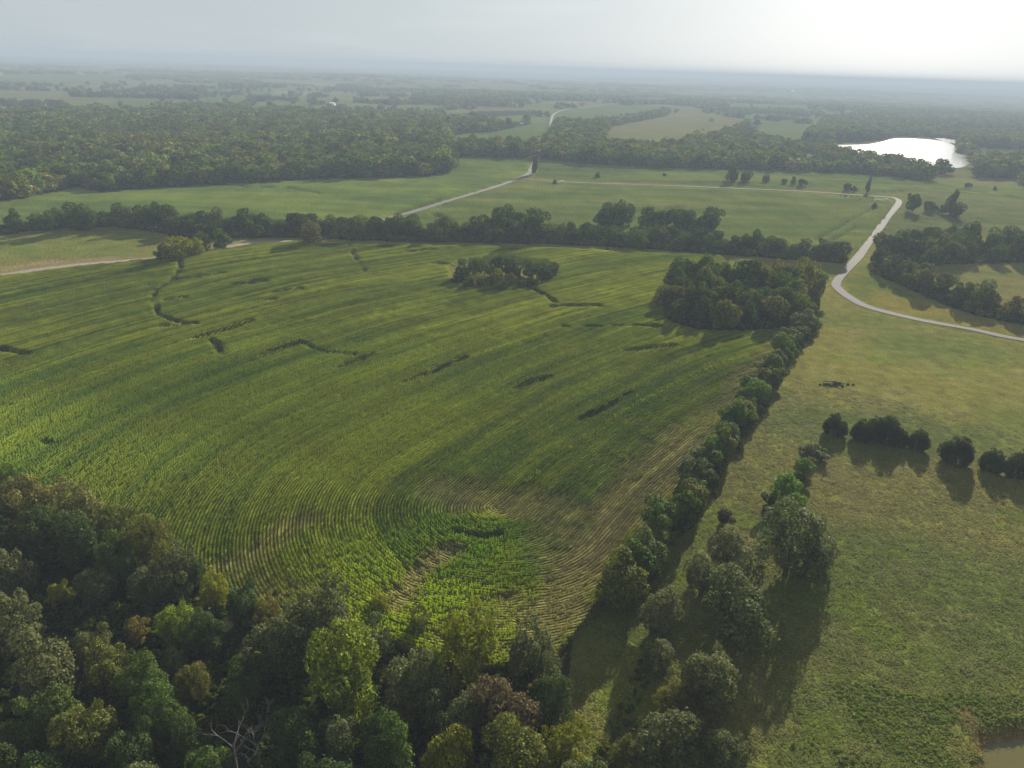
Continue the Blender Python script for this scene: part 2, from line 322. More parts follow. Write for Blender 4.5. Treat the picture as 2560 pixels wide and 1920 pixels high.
def plain_mat(name, col, rough=0.8, noise=0.25, scale=3.0, bump=0.0):
    m, n, l = new_mat(name)
    out = n.new('ShaderNodeOutputMaterial'); p = n.new('ShaderNodeBsdfPrincipled'); p.inputs['Roughness'].default_value = rough
    t = n.new('ShaderNodeTexCoord'); nn = n.new('ShaderNodeTexNoise'); nn.inputs['Scale'].default_value = scale; nn.inputs['Detail'].default_value = 5
    l.new(t.outputs['Object'], nn.inputs['Vector'])
    mr = n.new('ShaderNodeMapRange'); mr.inputs['From Min'].default_value = .3; mr.inputs['From Max'].default_value = .7; mr.inputs['To Min'].default_value = 1 - noise; mr.inputs['To Max'].default_value = 1 + noise
    l.new(nn.outputs['Fac'], mr.inputs['Value'])
    h = n.new('ShaderNodeHueSaturation'); h.inputs['Color'].default_value = (*col, 1); l.new(mr.outputs[0], h.inputs['Value'])
    l.new(h.outputs[0], p.inputs['Base Color']); l.new(p.outputs[0], out.inputs['Surface'])
    if bump:
        b = n.new('ShaderNodeBump'); b.inputs['Strength'].default_value = .8; b.inputs['Distance'].default_value = bump
        l.new(nn.outputs['Fac'], b.inputs['Height']); l.new(b.outputs[0], p.inputs['Normal'])
    return m
def field_mat(name, scale, bump, vary=0.3, scale2=None, stretch=(1, 1, 1), rough=0.9, rows=None):
    """colour comes from the crop (vertex colour), grain and relief from noise"""
    m, n, l = new_mat(name)
    out = n.new('ShaderNodeOutputMaterial'); p = n.new('ShaderNodeBsdfPrincipled'); p.inputs['Roughness'].default_value = rough; p.inputs['Specular IOR Level'].default_value = 0.0
    a = n.new('ShaderNodeAttribute'); a.attribute_name = 'col'
    t = n.new('ShaderNodeTexCoord'); mpn = n.new('ShaderNodeMapping'); mpn.inputs['Scale'].default_value = stretch
    l.new(t.outputs['Object'], mpn.inputs['Vector'])
    nn = n.new('ShaderNodeTexNoise'); nn.inputs['Scale'].default_value = scale; nn.inputs['Detail'].default_value = 4; nn.inputs['Roughness'].default_value = .65
    n2 = n.new('ShaderNodeTexNoise'); n2.inputs['Scale'].default_value = scale2 or scale * .12; n2.inputs['Detail'].default_value = 5
    l.new(mpn.outputs[0], nn.inputs['Vector']); l.new(mpn.outputs[0], n2.inputs['Vector'])
    m1 = n.new('ShaderNodeMapRange'); m1.inputs['From Min'].default_value = .25; m1.inputs['From Max'].default_value = .75; m1.inputs['To Min'].default_value = 1 - vary; m1.inputs['To Max'].default_value = 1 + vary
    m2 = n.new('ShaderNodeMapRange'); m2.inputs['From Min'].default_value = .3; m2.inputs['From Max'].default_value = .7; m2.inputs['To Min'].default_value = 1 - vary * .6; m2.inputs['To Max'].default_value = 1 + vary * .6
    l.new(nn.outputs['Fac'], m1.inputs['Value']); l.new(n2.outputs['Fac'], m2.inputs['Value'])
    mu = n.new('ShaderNodeMath'); mu.operation = 'MULTIPLY'; l.new(m1.outputs[0], mu.inputs[0]); l.new(m2.outputs[0], mu.inputs[1])
    val = mu.outputs[0]
    hgt = nn.outputs['Fac']
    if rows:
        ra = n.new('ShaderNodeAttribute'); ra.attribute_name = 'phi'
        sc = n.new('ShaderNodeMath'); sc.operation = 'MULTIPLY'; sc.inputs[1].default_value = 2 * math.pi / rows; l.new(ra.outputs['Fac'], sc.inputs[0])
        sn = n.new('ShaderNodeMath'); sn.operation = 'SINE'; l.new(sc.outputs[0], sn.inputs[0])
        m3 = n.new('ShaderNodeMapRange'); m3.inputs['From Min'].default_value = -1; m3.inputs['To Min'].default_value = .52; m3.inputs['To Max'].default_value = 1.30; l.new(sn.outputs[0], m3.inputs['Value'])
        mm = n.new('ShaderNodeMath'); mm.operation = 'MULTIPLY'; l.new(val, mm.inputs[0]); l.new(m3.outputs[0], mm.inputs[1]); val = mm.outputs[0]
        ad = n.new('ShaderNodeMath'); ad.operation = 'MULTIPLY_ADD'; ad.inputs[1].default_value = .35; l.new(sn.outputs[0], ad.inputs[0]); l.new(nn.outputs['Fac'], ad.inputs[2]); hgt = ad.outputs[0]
    if rows:
        sa_ = n.new('ShaderNodeAttribute'); sa_.attribute_name = 'along'
        f1 = n.new('ShaderNodeMath'); f1.operation = 'MULTIPLY'; f1.inputs[1].default_value = .55; l.new(ra.outputs['Fac'], f1.inputs[0])
        f2 = n.new('ShaderNodeMath'); f2.operation = 'MULTIPLY'; f2.inputs[1].default_value = .022; l.new(sa_.outputs['Fac'], f2.inputs[0])
        cb = n.new('ShaderNodeCombineXYZ'); l.new(f1.outputs[0], cb.inputs[0]); l.new(f2.outputs[0], cb.inputs[1])
        n3 = n.new('ShaderNodeTexNoise'); n3.inputs['Scale'].default_value = 1.0; n3.inputs['Detail'].default_value = 3; l.new(cb.outputs[0], n3.inputs['Vector'])
        m4 = n.new('ShaderNodeMapRange'); m4.inputs['From Min'].default_value = .32; m4.inputs['From Max'].default_value = .68; m4.inputs['To Min'].default_value = .54; m4.inputs['To Max'].default_value = 1.42; l.new(n3.outputs['Fac'], m4.inputs['Value'])
        m5 = n.new('ShaderNodeMath'); m5.operation = 'MULTIPLY'; l.new(val, m5.inputs[0]); l.new(m4.outputs[0], m5.inputs[1]); val = m5.outputs[0]
    h = n.new('ShaderNodeHueSaturation'); l.new(a.outputs['Color'], h.inputs['Color']); l.new(val, h.inputs['Value'])
    l.new(h.outputs[0], p.inputs['Base Color'])
    b = n.new('ShaderNodeBump'); b.inputs['Strength'].default_value = 1.0; b.inputs['Distance'].default_value = bump
    l.new(hgt, b.inputs['Height']); l.new(b.outputs[0], p.inputs['Normal'])
    l.new(p.outputs[0], out.inputs['Surface'])
    return m
M_LEAF = leaf_mat('leaf_clumps', 'object')
M_LEAFI = leaf_mat('leaf_clumps_scattered', 'instancer', spec=0.0, rough=.9)
M_LEAFM = leaf_mat('leaf_clumps_midway', 'object', spec=0.02, rough=.9)
M_BLADE = leaf_mat('crop_blades', 'instancer', trans=.30, rough=.85, spec=.04)
M_PATCH = leaf_mat('far_canopy', 'instancer', trans=0.0, rough=1.0, spec=0.0)
M_BARK = plain_mat('bark', (.055, .045, .036), .9, .35, 6, .05)
M_DEAD = plain_mat('dead_wood', (.19, .18, .16), .8, .3, 6)
M_CORN = field_mat('corn_canopy', 2.2, .9, .35, .15, rows=0.76)
M_BEAN = field_mat('soybean_canopy', .9, .8, .26, .06, (1, .35, 1))
M_PAST = field_mat('pasture_grass', 1.5, .55, .36, .2)
M_HAY = field_mat('hay_grass', .8, .6, .30, .09)
M_GND = field_mat('open_ground', .35, .6, .20, .012)

# ------------------------------------------------------------------ ground grid
HMAX = 38000.0
def edge_range(az):   # how far the land can be followed before it drops out of sight
    t = az / R(40)
    return np.interp(t, [-1.2, -.9, -.45, 0, .5, .9, 1.2], [9800, 10400, 26000, 34000, 36000, 25000, 22000])
dep = list(np.arange(R(78), R(3.2), -R(0.088))); 
while dep[-1] > R(0.16): dep.append(dep[-1] * 0.986)
rr = CAMZ / np.tan(np.array(dep)); rr = np.concatenate([[2.0, 10.0], rr])
az = np.concatenate([np.arange(-180, -60, 6.0), np.arange(-60, -41, 1.5), np.arange(-41, 41, 0.2), np.arange(41, 60, 1.5), np.arange(60, 180.1, 6.0)])
az = np.radians(az)
RRg, AZg = np.meshgrid(rr, az, indexing='ij')
lim = edge_range(AZg); last = np.searchsorted(rr, 9000)
RRc = RRg.copy(); far_part = RRg > 8000
RRc[far_part] = 8000 + (RRg[far_part] - 8000) * (lim[far_part] - 8000) / (rr[-1] - 8000)
GX, GY = RRc * np.sin(AZg), RRc * np.cos(AZg)
GZ = height(GX, GY)
NR, NA = GX.shape
PXg, PYg = proj(GX, GY, GZ); back = np.abs(AZg) > R(75)
PYg = np.where(back, 1e5, PYg)
cls = np.zeros(GX.shape, int)     # 0 ground
def mark(poly, c): cls[pip(PXg, PYg, poly)] = c
mark(PASTURE, 5); mark(MEADOW, 4); mark(BEAN_A, 2); mark(BEAN_B, 3); mark(BEAN_C, 6); mark(MEADOW_R, 7); mark(HAY_A, 8); mark(HAY_B, 9); mark(CORN, 1)
pond_lot = pip(PXg, PYg, [(968, 588), (985, 568), (1060, 562), (1180, 570), (1205, 590), (1190, 612), (1130, 630), (1010, 628), (970, 608)])
cls[pond_lot & (cls == 1)] = 0
cls[(cls == 1) & (back)] = 0
woodf = np.zeros(GX.shape, bool)
for w in W_LIST + [W_CREEK, W_CREEK_B, W_WOODLOT, W_CREEK_R, W_DIAG_R]: woodf |= pip(PXg, PYg, w)
farmask = np.zeros(GX.shape, bool)
colr = np.zeros(GX.shape + (3,))
wm, kk, k2 = mosaic(GX, GY)
base = np.where(k2[..., None] > .66, KEY['tan'], np.where(k2[..., None] > .3, KEY['green'], (.11, .135, .04)))
base = base * (.8 + .4 * fbm(GX / 60, GY / 60, 90, 3))[..., None]
rg = np.hypot(GX, GY)
grassn = pasture_colour(GX, GY)
base = lerp(grassn, base, sstep(500, 1000, rg))
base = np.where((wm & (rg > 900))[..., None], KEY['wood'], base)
for poly, key in FAR_FIELDS:
    q = pip(PXg, PYg, poly); base[q] = np.array(KEY[key]) * (.88 + .24 * fbm(GX[q] / 50, GY[q] / 50, 91, 3))[..., None]; farmask |= q
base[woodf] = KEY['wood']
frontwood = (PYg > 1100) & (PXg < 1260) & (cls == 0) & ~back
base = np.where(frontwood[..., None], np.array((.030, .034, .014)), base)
colr[:] = base
def bean_col(x, y, s, a=(.078, .120, .028), b=(.130, .168, .032)):
    n = fbm(x / 90, y / 22, s, 4); n2 = fbm(x / 28, y / 9, s + 9, 3)
    c = lerp(np.array(a), np.array(b), np.clip((n - .5) * 3.4 + .5, 0, 1)); return c * (.80 + .40 * n2)[..., None]
BAREC = np.array([.165, .125, .085])
m = cls == 1
cc = corn_colour(GX[m], GY[m]); gl = np.zeros(GX.shape); gl[m] = gullies(GX[m], GY[m])
colr[m] = lerp(cc * (1 - .25 * gl[m])[..., None], BAREC * .9, gl[m] * .40)
for c, s, ab in ((2, 100, {}), (3, 110, dict(a=(.082, .115, .026), b=(.125, .145, .036))), (6, 120, dict(a=(.07, .105, .025), b=(.12, .145, .034))), (7, 130, dict(a=(.09, .11, .034), b=(.12, .13, .042)))):
    q = cls == c; colr[q] = bean_col(GX[q], GY[q], s, **ab)
q = cls == 4; colr[q] = lerp(np.tile([.105, .135, .026], (q.sum(), 1)), np.array([.155, .155, .038]), np.clip(fbm(GX[q] / 12, GY[q] / 12, 140, 4) * 2 - .5, 0, 1))
q = cls == 5; colr[q] = pasture_colour(GX[q], GY[q])
q = cls == 8; colr[q] = lerp(np.tile([.10, .13, .028], (q.sum(), 1)), np.array([.185, .155, .035]), np.clip(fbm(GX[q] / 22, GY[q] / 14, 150, 3) * 3 - 1.0, 0, 1))
q = cls == 9; colr[q] = lerp(np.tile([.11, .13, .035], (q.sum(), 1)), np.array([.18, .155, .055]), np.clip(fbm(GX[q] / 22, GY[q] / 14, 151, 3) * 2 - .5, 0, 1))
# worn ground: mown strip beside the lane, bank round the pond
lw = wpoly(LANE); dl, al = pdist(GX.ravel(), GY.ravel(), lw); dl = dl.reshape(GX.shape)
q = (dl < 15) & (rg < 700) & ((cls == 0) | (cls == 4)); colr[q] = lerp(colr[q], np.array([.185, .150, .070]), (1 - sstep(7, 14, dl[q] + 4 * fbm(GX[q] / 8, GY[q] / 8, 170, 3))) * .9)
rowsn = rg < 260; dp = np.full(GX.shape, 99.0); dp[rowsn], _ = pdist(GX[rowsn], GY[rowsn], POND + [POND[0]])
gp = wpoly([(2080, 1530), (2085, 1560), (2105, 1585), (2128, 1600)]); dg = np.full(GX.shape, 99.0); dg[rowsn], _ = pdist(GX[rowsn], GY[rowsn], gp)
bank = np.maximum(1 - sstep(.6, 2.0, dp + 1.6 * fbm(GX / 2, GY / 2, 160, 3)), 1 - sstep(.5, 2.4, dg + 1.4 * fbm(GX / 2, GY / 2, 161, 3)))
pin = pip(GX, GY, POND); bank[pin] = 1
colr = lerp(colr, np.array([.235, .115, .06]), np.clip(bank, 0, 1))
for tp in ([(-500, 650), (0, 577), (100, 562), (200, 556), (262, 554), (250, 566), (100, 582), (0, 599), (-500, 695)], [(350, 562), (450, 536), (520, 520), (575, 514), (606, 521), (520, 533), (440, 549)]):
    q = pip(PXg, PYg, tp) & (cls != 1) & ~back; colr[q] = np.array([.195, .158, .072]) * (.85 + .3 * fbm(GX[q] / 6, GY[q] / 6, 172, 3))[..., None]
# relief of the crops
CH = np.zeros(GX.shape)
near_corn = 1 - sstep(235, 285, rg)
ph_, al_ = pdist(GX[m], GY[m], SPINE)
CH[m] = (vnoise(ph_ / 15, al_ / 220, 7) - .5) * 1.7 + ((2.3 - .75 * near_corn[m]) * (1 - gl[m]) + (vnoise(GX[m] / 1.7, GY[m] / 1.7, 5) - .5) * .5 * (1 - gl[m])) * (1 - .5 * dryness(GX[m], GY[m]))
for c in (2, 3, 6): CH[cls == c] = .5 + 1.0 * (vnoise(GX[cls == c] / 60, GY[cls == c] / 12, 6))
# paths worn through the soybeans
SW = [([(505, 398), (530, 405), (620, 408), (690, 420)], 2.2), ([(810, 488), (860, 462), (950, 432)], 3.5), ([(700, 388), (900, 396), (1060, 402)], 2.5), ([(940, 466), (970, 476)], 3), ([(1440, 452), (1470, 447)], 4),
      ([(1760, 520), (1830, 480), (1890, 450)], 1.6), ([(1780, 530), (1850, 490)], 1.6), ([(1240, 398), (1500, 410), (1700, 414)], 3.5), ([(1980, 408), (2100, 414), (2212, 428)], 4.0)]
for g, w in SW:
    g = wpoly(g); q = np.isin(cls, (2, 3, 6, 7)); d, _ = pdist(GX[q], GY[q], g); f = 1 - sstep(w * .5, w, d)
    ch = CH[q]; CH[q] = ch * (1 - f) - .5 * f; cq = colr[q]; colr[q] = lerp(cq, cq * .62, f)
GZs = GZ + CH
if True:
    fc = cls[:-1, :-1].copy()
    for a_, b_ in ((cls[1:, :-1], cls[:-1, 1:]),): pass
    vid = np.arange(NR * NA).reshape(NR, NA)
    Q = np.stack([vid[:-1, :-1], vid[1:, :-1], vid[1:, 1:], vid[:-1, 1:]], -1).reshape(-1, 4)
    Q = Q[:, ::-1]
    fcr = fc.reshape(-1)
    P = np.stack([GX, GY, GZs], -1).reshape(-1, 3)
    C4 = np.concatenate([colr.reshape(-1, 3), np.ones((NR * NA, 1))], 1)
    phi_all = np.zeros(NR * NA); al_all = np.zeros(NR * NA); mm_ = (rg.reshape(-1) < 900); phi_all[mm_], al_all[mm_] = pdist(P[mm_, 0], P[mm_, 1], SPINE)
    names = {0: ('ground', M_GND), 1: ('corn_field', M_CORN), 2: ('soybean_field', M_BEAN), 3: ('soybean_field', M_BEAN), 4: ('meadow', M_HAY), 5: ('pasture', M_PAST), 6: ('soybean_field', M_BEAN), 7: ('meadow', M_HAY), 8: ('hay_field', M_HAY), 9: ('hay_field', M_HAY)}
    labels = {1: 'green corn field with curving rows in the middle of the view', 5: 'grazed green and tan pasture beside the hedgerow'}
    for c, (nm, mt) in names.items():
        f = Q[fcr == c]
        if not len(f): continue
        u, inv = np.unique(f, return_inverse=True)
        me = mesh_np(nm, P[u], quads=inv.reshape(-1, 4), mats=[mt], attrs={'col': ('FLOAT_COLOR', 'POINT', C4[u]), 'phi': ('FLOAT', 'POINT', phi_all[u]), 'along': ('FLOAT', 'POINT', al_all[u])}, smooth=True)
        link(nm, me, kind='structure', label=labels.get(c))

# ------------------------------------------------------------------ roads and lanes
M_ROAD = plain_mat('gravel', (.108, .100, .086), .95, .22, 1.2, .03)
M_LANE = plain_mat('dirt_lane', (.24, .20, .14), .95, .3, .7, .03)
def densify(line, step=3.0):
    out = []
    for k in range(len(line) - 1):
        p0 = np.array(line[max(k - 1, 0)]); p1 = np.array(line[k]); p2 = np.array(line[k + 1]); p3 = np.array(line[min(k + 2, len(line) - 1)])
        n = max(2, int(np.linalg.norm(p2 - p1) / step))
        for i in range(n):
            t = i / n; out.append(.5 * ((2 * p1) + (p2 - p0) * t + (2 * p0 - 5 * p1 + 4 * p2 - p3) * t * t + (3 * p1 - p0 - 3 * p2 + p3) * t ** 3))
    out.append(np.array(line[-1])); return np.array(out)
def ribbon(name, line, w, mat, kind='structure', lift=.05):
    c = densify(wpoly(line)); t = np.gradient(c, axis=0); t /= np.linalg.norm(t, axis=1)[:, None] + 1e-9
    nrm = np.stack([-t[:, 1], t[:, 0]], 1); cols = np.linspace(-.5, .5, 5); V = []
    s = np.concatenate([[0], np.cumsum(np.linalg.norm(np.diff(c, axis=0), axis=1))])
    for k in cols:
        e = w * k * (1 + .10 * np.sin(s / 17) + .08 * (vnoise(s / 5, s * 0 + k * 9, 8) - .5) * 2)
        p = c + nrm * e[:, None]; z = height(p[:, 0], p[:, 1]) + lift + np.hypot(p[:, 0], p[:, 1]) * 4e-4 + .10 * (.25 - k * k)
        V.append(np.stack([p[:, 0], p[:, 1], z], 1))
    V = np.stack(V, 1); n = len(c); idx = np.arange(n * 5).reshape(n, 5)
    q = np.stack([idx[:-1, :-1], idx[:-1, 1:], idx[1:, 1:], idx[1:, :-1]], -1).reshape(-1, 4)[:, ::-1]
    return link(name, mesh_np(name, V.reshape(-1, 3), quads=q, mats=[mat], smooth=True), kind=kind)
ribbon('gravel_road', ROAD_MAIN, 4.5, M_ROAD)
ribbon('gravel_road', ROAD_FAR, 5.2, M_ROAD, lift=.09)
ribbon('dirt_lane', BACK_LANE, 2.6, plain_mat('pale_track', (.13, .125, .08), .95, .35, .3), lift=.07)
ribbon('dirt_lane', LANE, 5.6, M_LANE, lift=.07)
ribbon('farm_track', [(1010, 314), (1080, 316), (1168, 318)], 4, M_LANE)

# ------------------------------------------------------------------ water
def water_mat(name, col, rough, scale, bump):
    m, n, l = new_mat(name); out = n.new('ShaderNodeOutputMaterial'); p = n.new('ShaderNodeBsdfPrincipled')
    p.inputs['Base Color'].default_value = (*col, 1); p.inputs['Roughness'].default_value = rough; p.inputs['IOR'].default_value = 1.33
    t = n.new('ShaderNodeTexCoord'); nn = n.new('ShaderNodeTexNoise'); nn.inputs['Scale'].default_value = scale; nn.inputs['Detail'].default_value = 3
    b = n.new('ShaderNodeBump'); b.inputs['Distance'].default_value = bump
    l.new(t.outputs['Object'], nn.inputs['Vector']); l.new(nn.outputs['Fac'], b.inputs['Height']); l.new(b.outputs[0], p.inputs['Normal']); l.new(p.outputs[0], out.inputs['Surface'])
    return m
M_LAKE = water_mat('lake_water', (.03, .045, .05), .135, .10, .12)
M_POND = water_mat('pond_water', (.115, .105, .035), .06, 1.2, .01)
def sheet(name, poly, z, mat, world_poly=False):
    p = densify(poly + [poly[0]], 6)[:-1] if world_poly else densify(wpoly(poly + [poly[0]]), 6)[:-1]
    me = bpy.data.meshes.new(name); me.from_pydata([(a, b, z) for a, b in p], [], [list(range(len(p)))]); me.materials.append(mat)
    me.validate(); me.update()
    if me.polygons[0].normal.z < 0: me.flip_normals()
    return link(name, me, kind='structure')
sheet('lake', LAKE, -.85, M_LAKE); sheet('lake', LAKE2, -.85, M_LAKE)
sheet('pond', POND, float(height(*map(np.array, np.array(POND).mean(0))) + .75) if False else -1.1 + float(height(np.array([POND[0][0] - 12]), np.array([POND[0][1] + 6]))[0]), M_POND, True)
for pl in ([(1120, 268), (1132, 266.4), (1148, 267.2), (1134, 269)], [(658, 228.6), (670, 227.6), (682, 228.4), (670, 229.4)]):
    X, Y = at([np.mean([a for a, b in pl])], [np.mean([b for a, b in pl])])
    sheet('farm_pond', pl, float(height(X, Y)[0]) + 1.2, M_LAKE)
sheet('woodlot_pond', [(1120, 606), (1150, 604), (1156, 610), (1128, 614)], float(height(*at([1140], [608]))[0]) + .12, M_LAKE)

# ------------------------------------------------------------------ foliage prototypes
def crown_mesh(name, seed, leaves, size, semi=(.5, .5, .42), zc=.66, lobes=24, lobe=(.14, .24), mat=M_LEAF, flat=0.0, spiky=0.0, low=-0.55):
    g = np.random.default_rng(seed)
    d = g.normal(size=(lobes * 3, 3)); d /= np.linalg.norm(d, axis=1)[:, None]; d = d[d[:, 2] > low][:lobes]
    rad = g.uniform(lobe[0], lobe[1], len(d)) * g.uniform(.75, 1.15, len(d)); k = g.uniform(.62, 1.0, len(d))
    ph = g.uniform(0, 6.28, 4); k = k * (1 + .22 * np.sin(2 * np.arctan2(d[:, 1], d[:, 0]) + ph[0]) + .16 * np.sin(3 * np.arctan2(d[:, 1], d[:, 0]) + ph[1]) + .12 * np.sin(5 * d[:, 2] + ph[2]))
    cen = d * np.array(semi) * (k - rad * .9)[:, None] * np.array([1, 1, 1.0])
    cen[:, 2] *= (1 - .0 * flat)
    cen = np.concatenate([cen, [[0, 0, 0]]]); rad = np.concatenate([rad, [min(semi) * .5]])
    w = rad ** 2; w /= w.sum()
    n0 = int(leaves * 2.6); li = g.choice(len(rad), n0, p=w)
    dd = g.normal(size=(n0, 3)); dd /= np.linalg.norm(dd, axis=1)[:, None]
    p = cen[li] + dd * (rad[li] * g.uniform(.80, 1.10, n0) * np.where(g.random(n0) < .06, 1.22, 1))[:, None] * np.array([1, 1, .82])
    keep = np.ones(n0, bool)
    for c_, r_ in zip(cen, rad):
        keep &= np.linalg.norm((p - c_) / np.array([1, 1, .82]), axis=1) > r_ * .74
    p = p[keep][:leaves]; dd = dd[keep][:leaves]; n = len(p)
    rq = np.quantile(np.hypot(p[:, 0], p[:, 1]), .965); p[:, :2] *= .5 / rq; zq = np.quantile(np.abs(p[:, 2]), .97); p[:, 2] *= semi[2] / zq
    nrm = dd * 1.1 + g.normal(size=(n, 3)) * .38 + np.array([0, 0, .15]); nrm /= np.linalg.norm(nrm, axis=1)[:, None]
    t = np.cross(nrm, g.normal(size=(n, 3))); t /= np.linalg.norm(t, axis=1)[:, None] + 1e-9; b = np.cross(nrm, t)
    s = size * g.uniform(.55, 1.35, n)[:, None]; asp = g.uniform(.5, .95, n)[:, None]
    bend = nrm * s * .22
    V = np.stack([p - t * s * .5, p - b * s * .5 * asp + bend, p + t * s * .5, p + b * s * .5 * asp - bend], 1).reshape(-1, 3) + np.array([0, 0, zc])
    V[:, 2] = np.maximum(V[:, 2], .01)
    q = np.arange(n * 4).reshape(n, 4)
    lr = np.repeat(g.random(n), 4)
    return mesh_np(name, V, quads=q, mats=[mat], attrs={'leafrnd': ('FLOAT', 'POINT', lr)})
def trunk_mesh(name, seed, top=.62, r=.032, limbs=5, spread=.3, mat=M_BARK):
    g = np.random.default_rng(seed); parts = [tube([(0, 0, -.03), (0, 0, .06), (.01, .01, .28), (.0, .02, top)], [r * 1.5, r, r * .8, r * .4], 7)]
    for k in range(limbs):
        a = 2 * math.pi * k / limbs + g.uniform(-.4, .4); z = g.uniform(.2, .42); e = spread * g.uniform(.7, 1.1)
        parts.append(tube([(0, 0, z), (math.cos(a) * e * .45, math.sin(a) * e * .45, z + .14), (math.cos(a) * e, math.sin(a) * e, z + .33 * g.uniform(.7, 1.1))], [r * .5, r * .33, r * .12], 5))
    V, Q_ = join(parts); return mesh_np(name, V, quads=Q_, mats=[mat], smooth=True)
OAK = [crown_mesh('oak_crown_%d' % i, 10 + i, 10500, .035, semi=(.5 + .03 * (i % 3), .48, .44 + .03 * (i % 4)), zc=.54, low=-.85, lobes=26 + 5 * (i % 4), lobe=(.11, .22)) for i in range(8)]
FEATHER = [crown_mesh('feathery_crown_%d' % i, 40 + i, 8500, .033, semi=(.48, .5, .46), zc=.54, low=-.85, lobes=54, lobe=(.07, .13)) for i in range(3)]
OAKT = [trunk_mesh('oak_trunk_%d' % i, 20 + i) for i in range(4)]
HEDGE = [crown_mesh('hedge_crown_%d' % i, 60 + i, 6500, .044, semi=(.5, .5, .46), zc=.5, lobes=22, lobe=(.12, .22), low=-.95) for i in range(6)]
HEDGT = [trunk_mesh('hedge_trunk_%d' % i, 70 + i, top=.5, r=.028, spread=.25) for i in range(2)]
MID = [crown_mesh('mid_crown_%d' % i, 80 + i, 2600, .070, semi=(.5, .5, .46 + .02 * (i % 3)), zc=.48, lobes=16 + 4 * (i % 3), lobe=(.14, .25), low=-.9, mat=M_LEAFM) for i in range(8)]
CEDAR = []
for i in range(4):
    g = np.random.default_rng(90 + i); n = 9500
    base_pts = g.normal(size=(n, 3)); base_pts /= np.linalg.norm(base_pts, axis=1)[:, None]
    # upright brush of sprays: rounded body with pointed tips
    tips = g.uniform(-1, 1, (26, 2)); tips = tips[np.hypot(tips[:, 0], tips[:, 1]) < .95]
    cen = np.stack([tips[:, 0] * .36, tips[:, 1] * .36, .42 + .34 * (1 - np.hypot(tips[:, 0], tips[:, 1]) ** 2) * g.uniform(.7, 1.1, len(tips))], 1)
    li = g.integers(0, len(cen), n); u = g.random(n) ** .6
    p = cen[li] + base_pts * .15 * np.array([1, 1, 1.2]); p[:, 2] += .10 * (base_pts[:, 2] > .6)
    rf = 1 + .16 * np.sin(3 * g.random() + np.arange(1)) ; low_ = g.random(n) < .66; ang = g.uniform(0, 2 * math.pi, n); zz = g.uniform(.02, .62, n); rad_ = .47 * np.sqrt(np.clip(1 - ((zz - .30) / .62) ** 2, .1, 1)) * np.clip(.62 + zz * 2.2, 0, 1) * (1 + .12 * np.sin(3 * ang + i) + .09 * np.sin(7 * ang + 2 * i)) * g.uniform(.70, 1.1, n)
    p[low_] = np.stack([np.cos(ang) * rad_, np.sin(ang) * rad_, zz], 1)[low_]
    dirv = p - np.array([0, 0, .25]); dirv /= np.linalg.norm(dirv, axis=1)[:, None]
    up_ = dirv * .7 + np.array([0, 0, .6]) + g.normal(size=(n, 3)) * .25; up_ /= np.linalg.norm(up_, axis=1)[:, None]
    side = np.cross(up_, g.normal(size=(n, 3))); side /= np.linalg.norm(side, axis=1)[:, None]
    s = g.uniform(.03, .06, n)[:, None]
    V = np.stack([p - side * s * .3, p + side * s * .3, p + up_ * s * 1.2 + side * s * .08, p + up_ * s * 1.2 - side * s * .08], 1).reshape(-1, 3)
    CEDAR.append(mesh_np('cedar_crown_%d' % i, V, quads=np.arange(n * 4).reshape(n, 4), mats=[M_LEAF], attrs={'leafrnd': ('FLOAT', 'POINT', np.repeat(g.random(n), 4))}))
CEDT = trunk_mesh('cedar_trunk', 99, top=.5, r=.03, limbs=3, spread=.2)

TINT = {'dark': (.052, .080, .018), 'green': (.070, .108, .018), 'grey': (.105, .122, .042), 'olive': (.120, .128, .022), 'yellow': (.180, .190, .012), 'lime': (.140, .185, .016), 'rust': (.135, .098, .048),
        'gold': (.170, .150, .030), 'cedar': (.040, .056, .020), 'tan': (.150, .146, .042), 'hedge': (.090, .125, .024), 'silver': (.115, .130, .045), 'weed': (.170, .225, .042), 'brown': (.095, .066, .042), 'bright': (.115, .180, .025)}
TONE = {'dark': 'dark green', 'green': 'mid green', 'grey': 'grey green', 'olive': 'olive green', 'yellow': 'yellow green', 'lime': 'bright lime green', 'rust': 'rust brown', 'gold': 'golden yellow', 'cedar': 'blackish green',
        'tan': 'tan green', 'hedge': 'fresh green', 'silver': 'silvery grey green', 'weed': 'light green', 'brown': 'reddish brown', 'bright': 'bright green'}
NT = 0
def tree(name, x, y, diam, height_, tint, label, crowns, trunks, cat='tree', group=None, rz=None, jitter=.12):
    global NT
    NT += 1
    z = float(height(np.array([x]), np.array([y]))[0]) - .05
    root = bpy.data.objects.new(name, None); COL.objects.link(root); root.empty_display_size = .5
    root.location = (x, y, z); root.rotation_euler = (0, 0, random.uniform(0, 6.28) if rz is None else rz); root.scale = (diam, diam * random.uniform(.92, 1.08), height_)
    root['label'] = label; root['category'] = cat
    if group: root['group'] = group
    t = TINT[tint] if isinstance(tint, str) else tint
    k = 1 + random.uniform(-jitter, jitter)
    c = link('crown', random.choice(crowns), root); c.color = (t[0] * k * (1 + random.uniform(-.08, .08)), t[1] * k, t[2] * k, 1)
    link('trunk', random.choice(trunks), root)
    return root
def crown_ground(px, py, diam_px, hk, zk):
    """ground point, crown width and tree height for a crown seen at (px, py) with the given width"""
    d = fw + rt * (px - CX) / FPX - up * (py - CY) / FPX; z = 6.0
    for _ in range(30):
        t = (CAMZ - z) / -d[2]; X, Y = d[0] * t, d[1] * t
        dm = diam_px * t / FPX; H = dm * hk; z = .5 * z + .5 * (float(height(np.array([X]), np.array([Y]))[0]) + H * zk)
    return X, Y, dm, H
